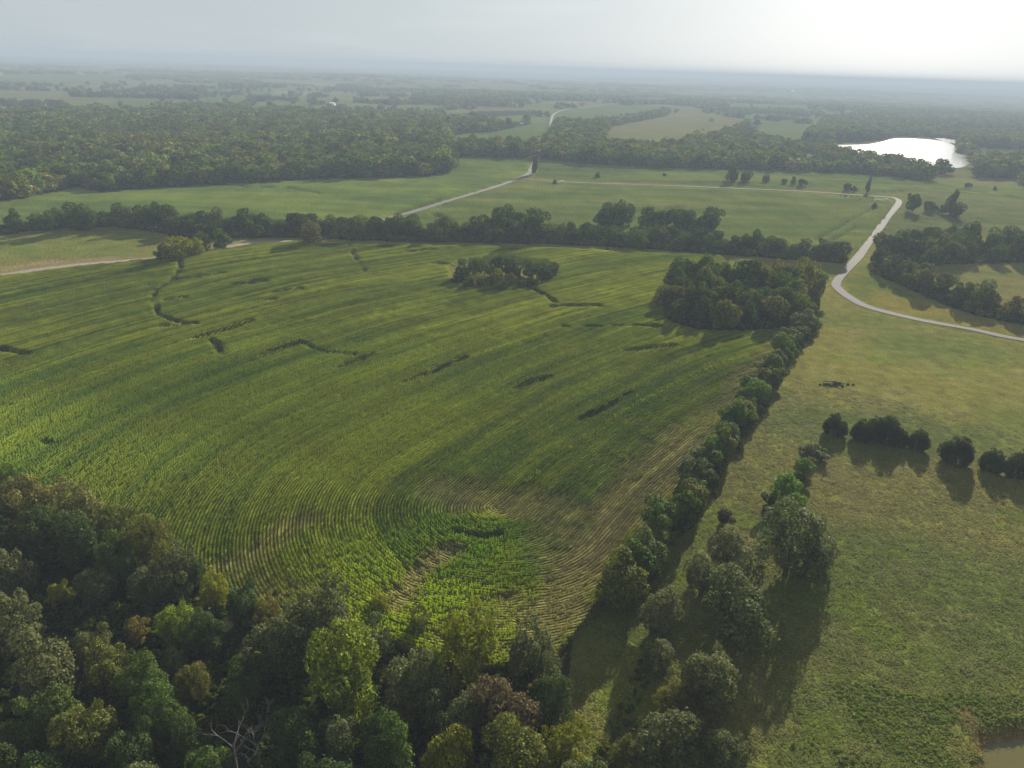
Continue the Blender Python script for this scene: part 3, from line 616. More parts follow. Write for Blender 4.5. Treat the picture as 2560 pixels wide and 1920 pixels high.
ORD = 'first second third fourth fifth sixth seventh eighth ninth tenth eleventh twelfth thirteenth fourteenth fifteenth sixteenth seventeenth eighteenth nineteenth'.split()
TENS = ['', '', 'twent', 'thirt', 'fort', 'fift', 'sixt', 'sevent', 'eight', 'ninet']
def ordinal(n):
    if n < 20: return ORD[n - 1]
    if n >= 100: return 'one hundred and ' + (ordinal(n - 100) if n > 100 else 'zeroth')
    return TENS[n // 10] + ('ieth' if n % 10 == 0 else 'y-' + ORD[n % 10 - 1])

# ------------------------------------------------------------------ trees of the near wood
NEAR = [  # (px, py, width, tint, kind, label)
 (745, 1450, 175, 'lime', 'o', 'large bright lime green tree in the middle of the near wood'),
 (1078, 1530, 155, 'rust', 'o', 'rust brown tree turning colour near the right end of the near wood'),
 (1010, 1385, 165, 'yellow', 'f', 'tall olive yellow tree standing at the corn edge behind the rust brown tree'),
 (1150, 1410, 135, 'silver', 'f', 'silvery round tree at the corn edge beside the shaded strip'),
 (905, 1480, 140, 'silver', 'o', 'grey green tree between the lime green tree and the rust brown tree'),
 (700, 1330, 150, 'grey', 'f', 'grey feathery tree at the corn edge above the lime green tree'),
 (575, 1320, 78, 'gold', 'f', 'small golden yellow tree at the edge of the corn'),
 (528, 1300, 88, 'dark', 'o', 'dark blue green tree just beside the small golden yellow tree'),
 (462, 1275, 85, 'yellow', 'f', 'yellow green tree at the tip of the near wood by the corn'),
 (385, 1345, 88, 'lime', 'o', 'lime green tree in the shadowed middle of the near wood'),
 (292, 1355, 62, 'gold', 'f', 'small orange yellow tree in the shadowed hollow'),
 (130, 1280, 52, 'yellow', 'o', 'small yellow green tree alone in the shadowed hollow'),
 (15, 1240, 110, 'grey', 'o', 'grey green tree cut by the left edge above the pine'),
 (40, 1345, 120, 'silver', 'f', 'blue grey pine-like tree at the left edge'),
 (85, 1440, 170, 'grey', 'o', 'broad grey green tree at the left edge below the blue grey tree'),
 (205, 1400, 80, 'tan', 'o', 'small tan green crown behind the broad grey green tree'),
 (225, 1440, 105, 'olive', 'o', 'olive green tree just right of the broad grey green tree'),
 (310, 1480, 110, 'green', 'o', 'mid green tree between olive green tree and the hollow'),
 (190, 1580, 130, 'olive', 'o', 'olive tree with lit top low in the wood near the left corner'),
 (15, 1610, 90, 'tan', 'o', 'tan crown in the bottom left corner'),
 (90, 1560, 130, 'green', 'o', 'mid green tree above the bottom left corner'),
 (380, 1430, 60, 'grey', 'o', 'slim grey green crown left of the dead tree'),
 (410, 1480, 80, 'olive', 'o', 'slim olive crown left of the dead tree'),
 (520, 1480, 110, 'green', 'o', 'mid green tree rising just behind the dead tree'),
 (600, 1390, 150, 'grey', 'f', 'grey brown feathery tree above the dead tree'),
 (640, 1600, 120, 'dark', 'o', 'dark green tree right of the dead tree'),
 (720, 1600, 100, 'silver', 'o', 'silvery green tree below the lime green tree'),
 (840, 1610, 150, 'green', 'o', 'large mid green tree at the bottom edge below the lime green tree'),
 (870, 1560, 70, 'gold', 'o', 'small crown with golden top in front of the large mid green tree'),
 (1000, 1560, 120, 'grey', 'o', 'grey green tree in front of the rust brown tree'),
 (970, 1640, 120, 'yellow', 'o', 'yellow green tree at the bottom edge under the grey green tree'),
 (1110, 1640, 150, 'olive', 'o', 'broad olive tree at the bottom edge below the rust brown tree'),
 (1215, 1610, 110, 'yellow', 'f', 'yellow green tree at the bottom right end of the near wood'),
 (820, 1305, 46, 'yellow', 'f', 'small yellow bush tree at the end of the brown bare strip'),
 (905, 1345, 60, 'olive', 'f', 'low olive bush tree in the corn edge right of the bare strip'),
 (70, 1075, 125, 'tan', 'f', 'pale tan feathery tree at the far left edge of the corn'),
 (18, 1045, 75, 'bright', 'o', 'bright green tree topmost at the left edge'),
 (165, 1095, 110, 'tan', 'f', 'tan green tree second along the corn edge from the pale tan tree'),
 (245, 1130, 105, 'olive', 'f', 'olive tree third along the corn edge from the pale tan tree'),
 (320, 1175, 110, 'olive', 'o', 'olive tree fourth along the corn edge from the pale tan tree'),
 (385, 1225, 105, 'grey', 'f', 'grey tree fifth along the corn edge from the pale tan tree'),
 (415, 1245, 60, 'dark', 'o', 'small dark tree last before the yellow green tip of the wood'),
 (250, 1210, 100, 'green', 'o', 'mid green tree behind the corn edge row, facing the hollow'),
 (165, 1170, 110, 'dark', 'o', 'dark tree behind the tan green tree of the corn edge'),
 (90, 1160, 110, 'dark', 'o', 'dark tree behind the pale tan feathery tree'),
 (325, 1260, 90, 'grey', 'o', 'grey green crown at the upper rim of the hollow'),
 (210, 1265, 80, 'grey', 'o', 'lit grey green crown standing in the hollow'),
 (440, 1370, 90, 'dark', 'o', 'dark tree right of the lime green tree of the hollow'),
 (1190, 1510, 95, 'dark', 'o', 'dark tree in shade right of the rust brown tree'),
 (560, 1430, 60, 'tan', 'f', 'small tan crown behind the dead tree top'),
 (800, 1380, 90, 'grey', 'f', 'grey tree between lime green tree and olive yellow tree'),
 (935, 1430, 60, 'lime', 'o', 'small lime crown below the olive yellow tree'),
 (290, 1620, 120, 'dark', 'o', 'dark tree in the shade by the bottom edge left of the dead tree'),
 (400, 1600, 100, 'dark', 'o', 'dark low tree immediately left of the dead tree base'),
]
placed = []
def rootpos(px, py, w, k):
    if k == 'o': return crown_ground(px, py, w, 1.12, .56)
    return crown_ground(px, py, w, 1.1, .56)
for (px, py, w, tn, k, lb) in NEAR:
    X, Y, dm, H = rootpos(px, py, w, k); placed.append((X, Y, dm))
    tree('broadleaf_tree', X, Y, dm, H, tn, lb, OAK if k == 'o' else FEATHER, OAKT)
# more trees of the same wood, between those
fill = []
cand = np.random.default_rng(5).uniform(-1, 1, (6000, 2)) * [110, 75] + [-45, 130]
NEARW = [(-700, 1230), (0, 1120), (70, 1160), (200, 1200), (330, 1245), (430, 1310), (520, 1370), (640, 1420), (760, 1430), (880, 1480), (1000, 1510), (1120, 1520), (1200, 1560), (1250, 1640), (1290, 1900), (1290, 2500), (-1400, 2500)]
HOLLOW = [(40, 1240), (230, 1300), (330, 1420), (270, 1440), (120, 1380), (40, 1330)]
pp = proj(cand[:, 0], cand[:, 1], cand[:, 0] * 0)
okc = pip(pp[0], pp[1], NEARW) & ~pip(pp[0], pp[1], HOLLOW)
for (X, Y), o in zip(cand, okc):
    if not o or len(fill) > 62: continue
    dm = random.uniform(6.5, 10)
    if all(math.hypot(X - a, Y - b) > (dm + c) * .40 for a, b, c in placed):
        placed.append((X, Y, dm)); fill.append((X, Y, dm))
fill.sort(key=lambda q: proj(np.array([q[0]]), np.array([q[1]]), np.array([6.]))[0][0])
for i, (X, Y, dm) in enumerate(fill):
    tn = random.choice(['dark', 'dark', 'green', 'grey', 'olive', 'green', 'grey', 'dark'])
    tree('broadleaf_tree', X, Y, dm, dm * random.uniform(1.0, 1.25), tn, TONE[tn] + ' tree filling the near wood, ' + ordinal(i + 1) + ' of the fillers from the left', OAK, OAKT, group='trees filling the near wood')

# right-hand column of trees in the pasture
COLUMN = [(1712, 1165, 150, 'silver', 'o', 'large oak casting shade in the pasture, topmost big tree of the right column'), (1765, 1190, 80, 'silver', 'o', 'lower crown leaning out right of the large pasture oak'),
 (1575, 1190, 92, 'silver', 'o', 'silvery oak left of the large pasture oak'), (1520, 1240, 80, 'silver', 'o', 'small silvery crown left of the widest pasture oak'), (1590, 1310, 165, 'silver', 'o', 'widest silvery oak in the middle of the pasture column'),
 (1425, 1320, 100, 'silver', 'o', 'silvery tree on the left side of the pasture column'), (1425, 1425, 72, 'grey', 'o', 'narrow shaded tree below the silvery tree of the pasture column'), (1540, 1475, 135, 'grey', 'o', 'rounded oak standing clear at the lower middle of the pasture column'),
 (1455, 1515, 85, 'olive', 'o', 'low olive tree just left of the rounded oak'), (1440, 1600, 165, 'silver', 'o', 'big silvery oak at the bottom edge of the pasture column'), (1570, 1625, 105, 'grey', 'o', 'grey green oak at the bottom edge right of the big silvery oak'), (1350, 1625, 75, 'olive', 'o', 'low olive tree at the bottom edge left of the big silvery oak'),
 (1745, 975, 55, 'silver', 'f', 'pale grey green bush at the top of the pasture chain'), (1775, 985, 40, 'silver', 'f', 'smaller pale grey green bush at the top right of the pasture chain'), (1738, 1010, 50, 'bright', 'h', 'bright green round bush below the pale grey green bush'),
 (1705, 1052, 72, 'bright', 'h', 'bright green bush in the middle of the pasture chain'), (1712, 1090, 66, 'bright', 'h', 'bright green bush just above the large pasture oak'), (1670, 1085, 48, 'dark', 'h', 'dark small bush beside the pasture chain'), (1722, 1035, 40, 'dark', 'h', 'small dark bush tucked between the bright bushes')]
for (px, py, w, tn, k, lb) in COLUMN:
    if k == 'h': X, Y, dm, H = crown_ground(px, py, w, .95, .5); cr_, tr_ = HEDGE, HEDGT
    else: X, Y, dm, H = crown_ground(px, py, w, 1.0, .54) if py > 1100 else crown_ground(px, py, w, .6, .5); cr_, tr_ = ((OAK if k == 'o' else FEATHER) if py > 1100 else HEDGE), OAKT
    tree('broadleaf_tree' if py > 1100 else 'bush', X, Y, dm, H, tn, lb, cr_, tr_, cat='tree' if py > 1100 else 'bush')
X, Y, dm, H = crown_ground(1567, 1118, 44, .9, .5); tree('bush', X, Y, dm, H, 'brown', 'small reddish brown bush in the grass between hedgerow and oaks', HEDGE, HEDGT, cat='bush')
CED = [(1805, 917, 54, 'dark cedar-like bush standing alone, first of the pasture line'), (1866, 930, 52, 'dark bush left end of the joined clump'), (1893, 925, 48, 'dark bush second in the joined clump'), (1918, 928, 56, 'tallest dark bush in the middle of the joined clump'), (1948, 948, 38, 'low dark bush fourth in the joined clump'),
       (1985, 950, 48, 'dark bush at the right end of the joined clump'), (2071, 973, 68, 'wide dark bush standing alone right of the joined clump'), (2145, 994, 52, 'small dark bush between the wide bush and the right edge'), (2205, 1005, 62, 'dark bush at the right edge of the photo')]
for px, py, w, lb in CED:
    X, Y, dm, H = crown_ground(px, py, w * random.uniform(.80, .98), random.uniform(.85, 1.15), .48); tree('cedar_bush', X, Y, dm, H, 'cedar', lb, CEDAR, [CEDT], cat='bush', group='line of dark bushes in the pasture')

# hedgerow between corn and pasture
HL = densify(wpoly([(1752, 700), (1685, 785), (1608, 900), (1530, 1020), (1432, 1165), (1322, 1308)]), .5)
seg = np.concatenate([[0], np.cumsum(np.linalg.norm(np.diff(HL, axis=0), axis=1))]); L = seg[-1]
s, hs_ = 2.0, []
while s < L:
    f = s / L; dm = random.uniform(6.8, 9.4) * (1.0 if f < .8 else 1.12)
    p = np.array([np.interp(s, seg, HL[:, 0]), np.interp(s, seg, HL[:, 1])]) + np.random.uniform(-1.3, 1.3, 2)
    hs_.append((p[0], p[1], dm)); s += dm * random.uniform(.50, .72)
for i, (X, Y, dm) in enumerate(hs_):
    tn = random.choice(['hedge', 'hedge', 'green', 'grey', 'olive', 'bright'])
    n = len(hs_) - i
    tree('hedgerow_tree', X, Y, dm, dm * random.uniform(.85, 1.12), tn, TONE[tn] + ' hedgerow tree, ' + ordinal(n) + ' from the near end', HEDGE, HEDGT, group='hedgerow between corn and pasture')

# woods and tree lines farther off, tree by tree
def fill_poly(poly, spacing, n_max=400, seed=0, jit=.35):
    wp = wpoly(poly); a = np.array(wp); lo, hi = a.min(0), a.max(0)
    g = np.random.default_rng(seed); nx, ny = int((hi[0] - lo[0]) / spacing) + 2, int((hi[1] - lo[1]) / spacing) + 2
    gx, gy = np.meshgrid(np.arange(nx), np.arange(ny)); gx = gx + .5 * (gy % 2)
    X = lo[0] + (gx.ravel() + g.uniform(-jit, jit, gx.size)) * spacing; Y = lo[1] + (gy.ravel() + g.uniform(-jit, jit, gx.size)) * spacing
    k = pip(X, Y, wp); return X[k], Y[k]
def lot(poly, spacing, dr, hr, tints, where, name, group, seed, rest=None):
    X, Y = fill_poly(poly, spacing, seed=seed); px, py = proj(X, Y, X * 0 + 5); o = np.argsort(px)
    vis = (px > -60) & (px < 2280)
    k = 0
    for i in o:
        if not vis[i]:
            if rest is not None: rest.append((X[i], Y[i]))
            continue
        k += 1; tn = random.choice(tints); dm = random.uniform(*dr); H = dm * random.uniform(*hr)
        tree(name, X[i], Y[i], dm, H, tn, f'{TONE[tn]} tree {where}, {ordinal(k)} from the left', MID, OAKT, group=group)
REST = []
lot(W_WOODLOT, 9.2, (9, 13.5), (.9, 1.25), ['green', 'green', 'dark', 'olive', 'hedge', 'tan'], 'in the woodlot at the head of the hedgerow', 'woodlot_tree', 'woodlot at the head of the hedgerow', 3, REST)
lot(W_CREEK_R, 13, (11, 15), (.8, 1.1), ['green', 'dark', 'hedge', 'grey'], 'in the tree belt right of the road', 'creek_tree', 'tree belt right of the road', 4, REST)
lot(W_DIAG_R, 9.5, (8, 12), (.75, 1.05), ['green', 'dark', 'tan', 'grey', 'hedge'], 'in the slanting tree row by the hay field', 'creek_tree', 'slanting tree row by the hay field', 6, REST)
lot(W_CREEK, 10.5, (9.5, 14), (.65, .95), ['green', 'dark', 'grey', 'hedge', 'dark'], 'in the creek tree line', 'creek_tree', 'creek tree line beyond the corn', 7, REST)
lot(W_CREEK_B, 14, (15, 19), (.75, .95), ['dark', 'green'], 'in the dark clump behind the creek line', 'creek_tree', 'dark clump behind the creek line', 8, REST)
MIDS = [(300, 458, 34, 'green', 'tall tree standing up from the left part of the creek line'), (170, 462, 60, 'dark', 'dark tree rising at the far left of the creek line'), (365, 462, 50, 'green', 'broad tree beside the tall one in the creek line'),
 (1075, 476, 62, 'dark', 'large dark crown left of a pair in the creek line'), (1150, 478, 74, 'dark', 'largest dark crown of the creek line'), (1110, 466, 50, 'green', 'tall crown between the two dark crowns of the creek line'), (890, 488, 52, 'green', 'rounded tree in the creek line below the gravel road'),
 (378, 535, 62, 'yellow', 'golden green bush tree bulging out of the creek line over the lane'), (412, 532, 50, 'yellow', 'yellow green bush tree beside the golden one'), (350, 545, 40, 'dark', 'dark bush at the foot of the golden bush tree'), (435, 520, 44, 'green', 'green bush tree between lane and creek line'), (480, 512, 46, 'green', 'green tree at the lane side of the creek line'),
 (672, 502, 56, 'tan', 'greyish rounded tree standing over the lane end'), (655, 480, 44, 'tan', 'tan crown behind the lane end'),
 (1290, 480, 0, '', '')]
for px, py, w, tn, lb in MIDS:
    if not w: continue
    X, Y, dm, H = crown_ground(px, py, w, .95, .6); tree('creek_tree', X, Y, dm, H, tn, lb, MID, OAKT)
POT = [(1000, 590, 46, 'dark', 'dark tree at the left end of the pond thicket'), (1030, 578, 40, 'green', 'green tree behind the left end of the pond thicket'), (1085, 575, 56, 'dark', 'tallest dark tree of the pond thicket'), (1112, 585, 40, 'dark', 'dark tree right of the tallest in the pond thicket'), (1150, 580, 40, 'green', 'green tree at the far side of the pond thicket'),
 (1175, 592, 40, 'dark', 'dark tree near the right end of the pond thicket'), (1198, 575, 22, 'tan', 'thin tan tree at the right tip of the pond thicket'), (1190, 590, 32, 'dark', 'low dark tree below the thin tan one'), (1072, 603, 44, 'yellow', 'yellow green tree in front of the pond'), (1040, 605, 36, 'tan', 'tan tree in the front row of the pond thicket'), (1012, 612, 32, 'olive', 'olive bush at the near left of the pond thicket'),
 (1048, 616, 24, 'lime', 'small lime green bush in the front row of the pond thicket'), (1100, 608, 36, 'grey', 'grey green tree beside the pond'), (1125, 616, 26, 'green', 'low green bush in front of the pond'), (1150, 612, 30, 'dark', 'dark bush at the near right of the pond'), (1085, 622, 30, 'dark', 'dark bush at the near edge of the pond thicket'), (985, 605, 26, 'dark', 'dark bush at the left foot of the pond thicket'), (1060, 590, 40, 'dark', 'shaded tree in the heart of the pond thicket')]
for px, py, w, tn, lb in POT:
    X, Y, dm, H = crown_ground(px, py, w, .95, .52); tree('thicket_tree', X, Y, dm, H, tn, lb, MID, OAKT, group='pond thicket in the corn')
FIELDT = [(1585, 376, 34, 1.0, 'tall tree at the left of the clump in the far bean field'), (1612, 382, 30, .8, 'lower tree at the right of the clump in the far bean field'), (1655, 386, 18, .9, 'single round tree right of the clump in the far bean field'), (1695, 393, 14, .9, 'small bush in the far bean field, first of a short row'), (1714, 391, 13, 1.5, 'narrow bush in the short row'), (1733, 394, 22, .8, 'wide bush ending the short row'),
 (1830, 404, 18, .9, 'bush left of the slim tree behind the back lane'), (1845, 408, 16, .7, 'low bush beside the slim tree'), (1876, 400, 14, 2.4, 'slim tall tree behind the back lane'), (1975, 438, 34, 1.15, 'full round tree right of the road corner'), (2005, 446, 24, .9, 'small tree beside the full round tree'), (2018, 448, 18, .8, 'lowest tree beside the full round tree'),
 (2058, 436, 26, 1.9, 'tall slender tree in the meadow right of the road corner'), (2068, 455, 36, .9, 'bushy tree at the foot of the tall slender tree'), (2038, 452, 24, .8, 'bush left of the tall slender tree'), (1890, 444, 12, .9, 'small dark bush by the road corner'), (1155, 357, 15, 2.6, 'tall narrow tree right on the far road junction'), (2092, 400, 16, .8, 'small bush far right in the bean field'), (2150, 408, 12, .9, 'tiny bush far right in the bean field'),
 (1435, 378, 10, .9, 'tiny bush left in the far bean field'), (1290, 378, 16, .8, 'small bush left in the far bean field'), (1272, 688, 11, 1.2, 'dead-looking shrub alone in the corn'), (1312, 539, 8, 1.5, 'tiny bush standing at the far edge of the corn'), (1400, 545, 8, 1, 'tiny bush by the creek line edge')]
for px, py, w, hk, lb in FIELDT:
    X, Y, dm, H = crown_ground(px, py, w, hk, .5); tree('field_tree', X, Y, dm, H, 'dark', lb, MID, OAKT)

# ------------------------------------------------------------------ dead tree
def dead_tree(px, py, hpx, label, seed):
    g = np.random.default_rng(seed)
    X, Y = at([px], [py]); X, Y = float(X[0]), float(Y[0]); sl = math.sqrt(X * X + Y * Y + CAMZ ** 2); Hh = hpx / FPX * sl * 1.3
    root = bpy.data.objects.new('dead_tree', None); COL.objects.link(root); root.location = (X, Y, float(height(np.array([X]), np.array([Y]))[0]))
    root['label'] = label; root['category'] = 'dead tree'
    def limb(p, d, ln, r, depth, out):
        pts = [p]; q = p.copy(); dd = d.copy()
        for k in range(3):
            dd = dd + g.normal(size=3) * .18; dd /= np.linalg.norm(dd); q = q + dd * ln / 3; pts.append(q.copy())
        out.append(tube(pts, [r, r * .8, r * .6, r * .35], 5))
        if depth:
            for k in range(g.integers(2, 4)):
                j = pts[g.integers(1, 4)]; nd = dd + g.normal(size=3) * .65; nd[2] = abs(nd[2]) * .8; nd /= np.linalg.norm(nd)
                limb(j, nd, ln * .62, r * .5, depth - 1, out)
    tr = [tube([(0, 0, -.2), (.1, 0, Hh * .2), (.1, .1, Hh * .45)], [.22, .16, .12], 7)]
    link('trunk', mesh_np('dead_trunk', *[join(tr)[0]], quads=join(tr)[1], mats=[M_DEAD], smooth=True), root)
    for k in range(6):
        a = k * 1.05 + g.uniform(-.3, .3); z = Hh * g.uniform(.22, .45); o = []
        limb(np.array([.1, .05, z]), np.array([math.cos(a) * .8, math.sin(a) * .8, .75]), Hh * .34, .075, 2, o)
        V, Q_ = join(o); link('branch', mesh_np('dead_branch', V, quads=Q_, mats=[M_DEAD], smooth=True), root)
dead_tree(512, 1668, 120, 'pale leafless dead tree standing in the near wood at the bottom', 3)
dead_tree(562, 1660, 105, 'second leafless grey snag just right of the pale dead tree', 11)

# ------------------------------------------------------------------ scatter with geometry nodes
def proto_coll(name, meshes):
    c = bpy.data.collections.new(name)
    for i, me in enumerate(meshes):
        c.objects.link(bpy.data.objects.new('%s_%02d' % (name, i), me))
    return c
def scatter(name, label, cat, coll, n_proto, X, Y, Z, rz, scl, tint, seed=0, kind='stuff'):
    n = len(X); g = np.random.default_rng(seed)
    me = mesh_np(name, np.stack([X, Y, Z], 1), faces=np.zeros((0, 3), int), attrs={'rz': ('FLOAT', 'POINT', rz), 'scl': ('FLOAT_VECTOR', 'POINT', scl), 'pid': ('INT', 'POINT', g.integers(0, n_proto, n)),
                 'tint': ('FLOAT_COLOR', 'POINT', np.concatenate([tint, np.ones((n, 1))], 1))})
    o = link(name, me, kind=kind, label=label, cat=cat)
    ng = bpy.data.node_groups.new(name + '_nodes', 'GeometryNodeTree')
    ng.interface.new_socket('Geometry', in_out='INPUT', socket_type='NodeSocketGeometry'); ng.interface.new_socket('Geometry', in_out='OUTPUT', socket_type='NodeSocketGeometry')
    N, Lk = ng.nodes, ng.links
    gi, go = N.new('NodeGroupInput'), N.new('NodeGroupOutput')
    ip = N.new('GeometryNodeInstanceOnPoints'); ci = N.new('GeometryNodeCollectionInfo'); ci.inputs['Collection'].default_value = coll
    ci.inputs['Separate Children'].default_value = True; ci.inputs['Reset Children'].default_value = True
    ip.inputs['Pick Instance'].default_value = True
    def attr(nm, ty):
        a = N.new('GeometryNodeInputNamedAttribute'); a.data_type = ty; a.inputs['Name'].default_value = nm; return a.outputs['Attribute']
    cx = N.new('ShaderNodeCombineXYZ'); Lk.new(attr('rz', 'FLOAT'), cx.inputs['Z'])
    e2r = N.new('FunctionNodeEulerToRotation'); Lk.new(cx.outputs[0], e2r.inputs[0])
    Lk.new(gi.outputs[0], ip.inputs['Points']); Lk.new(ci.outputs[0], ip.inputs['Instance']); Lk.new(attr('pid', 'INT'), ip.inputs['Instance Index'])
    Lk.new(e2r.outputs[0], ip.inputs['Rotation']); Lk.new(attr('scl', 'FLOAT_VECTOR'), ip.inputs['Scale']); Lk.new(ip.outputs[0], go.inputs[0])
    md = o.modifiers.new('scatter', 'NODES'); md.node_group = ng
    return o
# far trees
FARM = [crown_mesh('far_crown_%d' % i, 200 + i, 700, .125, semi=(.5, .5, .46 + .02 * (i % 3)), zc=.48, lobes=12 + 3 * (i % 3), lobe=(.15, .27), mat=M_LEAFI, low=-.9) for i in range(8)]
FAR_COLL = proto_coll('far_crowns', FARM)
tn_arr = np.array([TINT['green'], TINT['dark'], TINT['hedge'], TINT['grey'], TINT['olive'], TINT['dark'], TINT['tan'], TINT['green']])
g = np.random.default_rng(33)
def sector_pts(r0, r1, sp):
    n = int((r1 + 200) * 2 / sp); xs = np.arange(-r1 * .72, r1 * .72, sp); ys = np.arange(0, r1, sp)
    gx, gy = np.meshgrid(xs, ys); X = (gx + g.uniform(-.42, .42, gx.shape) * sp).ravel(); Y = (gy + g.uniform(-.42, .42, gx.shape) * sp).ravel()
    r = np.hypot(X, Y); k = (r > r0) & (r < r1) & (np.abs(np.arctan2(X, Y)) < R(41)); return X[k], Y[k]
def far_wood(X, Y, lim_noise=True):
    Z = height(X, Y); px, py = proj(X, Y, Z)
    w, _, _ = mosaic(X, Y); wob = (fbm(X / 25, Y / 25, 300, 3) - .5)
    polyw = np.zeros(X.shape, bool)
    for wq in W_LIST: polyw |= pip(px + wob * 6, py + wob * 3, wq)
    f = np.zeros(X.shape, bool)
    for pl, _ in FAR_FIELDS: f |= pip(px, py, pl)
    ff = f.copy()
    for pl in (BEAN_A, BEAN_B, BEAN_C, MEADOW_R, MEADOW, CORN, PASTURE, HAY_A, HAY_B, LAKE, LAKE2, W_CREEK, W_CREEK_B, W_CREEK_R, W_DIAG_R, W_WOODLOT): f |= pip(px, py, pl)
    keep = (polyw & ~ff) | (w & ~f & (np.hypot(X, Y) > 800))
    for rd, ww in ((ROAD_FAR, 7), (ROAD_MAIN, 9)):
        d, _ = pdist(X, Y, wpoly(rd)); keep &= d > ww
    keep &= ~(pip(px, py, LAKE) | pip(px, py, LAKE2) | pip(px, py, [(1020, 276), (1150, 274), (1160, 262), (1020, 262)]))
    scat = (~keep) & (~f | (fbm(X / 60, Y / 60, 301, 2) > .75)) & (np.hypot(X, Y) > 900) & (hash2(np.floor(X * 3), np.floor(Y * 3), 302) < .012); keep |= scat
    return keep, Z
X1, Y1 = sector_pts(420, 1500, 10.0); k1, Z1 = far_wood(X1, Y1)
X2, Y2 = sector_pts(1500, 3100, 10.5); k2_, Z2 = far_wood(X2, Y2)
def emit_trees(name, label, X, Y, Z, dlo, dhi, hk, seed):
    n = len(X); g = np.random.default_rng(seed); d = g.uniform(dlo, dhi, n) * (.85 + .3 * fbm(X / 60, Y / 60, 310, 2)); h = d * g.uniform(hk[0], hk[1], n)
    ti = tn_arr[g.integers(0, len(tn_arr), n)] * g.uniform(.85, 1.95, (n, 1)); zone = np.clip((fbm(X / 130, Y / 90, 311, 3) - .52) * 5, 0, 1)
    ti = ti * (1 - zone[:, None] * .6) + np.array([.15, .155, .035]) * zone[:, None] * .6
    scatter(name, label, 'trees', FAR_COLL, len(FARM), X, Y, Z - .2, g.uniform(0, 6.28, n), np.stack([d, d, h], 1), ti, seed)
emit_trees('distant_woods', 'dense green woods of the left middle distance, with belts round the lake', X1[k1], Y1[k1], Z1[k1], 12, 20, (.62, .95), 1)
emit_trees('distant_woods', 'hazy far woods and hedgerows between farm fields', X2[k2_], Y2[k2_], Z2[k2_], 12, 17, (.6, .85), 2)
if REST:
    a = np.array(REST); emit_trees('distant_woods', 'trees continuing the belts past the frame', a[:, 0], a[:, 1], height(a[:, 0], a[:, 1]), 10, 14, (.8, 1.0), 3)
# very far woods as bumpy canopy patches
def patch(seed):
    g = np.random.default_rng(seed); n = 12; u = np.linspace(-.5, .5, n); U, V = np.meshgrid(u, u); U = U + g.uniform(-.03, .03, U.shape); V = V + g.uniform(-.03, .03, V.shape)
    e = np.clip(1.15 - (np.abs(U) * 2) ** 4 - (np.abs(V) * 2) ** 4, 0, 1); Z = e * (.75 + .5 * g.random(U.shape)); Z[0, :] = Z[-1, :] = Z[:, 0] = Z[:, -1] = -.3
    idx = np.arange(n * n).reshape(n, n); q = np.stack([idx[:-1, :-1], idx[:-1, 1:], idx[1:, 1:], idx[1:, :-1]], -1).reshape(-1, 4)
    return mesh_np('canopy_patch', np.stack([U, V, Z], -1).reshape(-1, 3), quads=q, mats=[M_PATCH], attrs={'leafrnd': ('FLOAT', 'POINT', g.random(n * n))})
PATCHES = [patch(400 + i) for i in range(6)]; PC = proto_coll('canopy_patches', PATCHES)
X3, Y3 = sector_pts(3050, 12500, 46); k3, Z3 = far_wood(X3, Y3); X3, Y3, Z3 = X3[k3], Y3[k3], Z3[k3]; n = len(X3)
k = np.hypot(X3, Y3) < edge_range(np.arctan2(X3, Y3)) - 150; X3, Y3, Z3 = X3[k], Y3[k], Z3[k]; n = len(X3)
scatter('horizon_woods', 'blue hazy woods near the horizon', 'woods', PC, 6, X3, Y3, Z3, g.uniform(0, 6.28, n), np.stack([g.uniform(45, 70, n), g.uniform(45, 70, n), g.uniform(7, 11, n)], 1), tn_arr[g.integers(0, 8, n)], 5)

# corn plants, grass tufts and weeds where the camera is near enough to see them
def blades(seed, n, length, spread, ht, width, tip=.5, tassel=0, mat=M_BLADE, reach=(.25, .45)):
    g = np.random.default_rng(seed); V, Q_, lr = [], [], []
    for k in range(n):
        bx = g.uniform(-length / 2, length / 2); by = g.normal() * spread * .25; z0 = ht * g.uniform(.15, .75); a = g.uniform(0, 6.28); ln = ht * g.uniform(*reach); w = width * g.uniform(.7, 1.3)
        d = np.array([math.cos(a), math.sin(a), 0]); s = np.array([-math.sin(a), math.cos(a), 0]) * w / 2
        p0 = np.array([bx, by, z0]); p1 = p0 + d * ln * .5 + [0, 0, ln * .55]; p2 = p0 + d * ln * 1.05 + [0, 0, ln * tip]
        o = len(V); V += [p0 - s * .6, p0 + s * .6, p1 + s, p1 - s, p2 + s * .3, p2 - s * .3]; Q_ += [(o, o + 1, o + 2, o + 3), (o + 3, o + 2, o + 4, o + 5)]; lr += [g.random() * .8] * 6
    for k in range(tassel):
        bx = g.uniform(-length / 2, length / 2); o = len(V); w = .035
        V += [np.array([bx - w, 0, 0]), np.array([bx + w, 0, 0]), np.array([bx + w, .02, ht * .95]), np.array([bx - w, .02, ht * .95])]; Q_ += [(o, o + 1, o + 2, o + 3)]; lr += [.9] * 4
        o = len(V); V += [np.array([bx - .09, 0, ht * .88]), np.array([bx + .09, .04, ht * .88]), np.array([bx + .05, .03, ht * 1.1]), np.array([bx - .05, -.02, ht * 1.1])]; Q_ += [(o, o + 1, o + 2, o + 3)]; lr += [1.0] * 4
    return mesh_np('blades', np.array(V), quads=np.array(Q_), mats=[mat], attrs={'leafrnd': ('FLOAT', 'POINT', np.array(lr))})
CORNP = [blades(500 + i, 40, 1.5, .4, 2.0, .11, tassel=4, reach=(.12, .25)) for i in range(5)]; CC = proto_coll('corn_plants', CORNP)
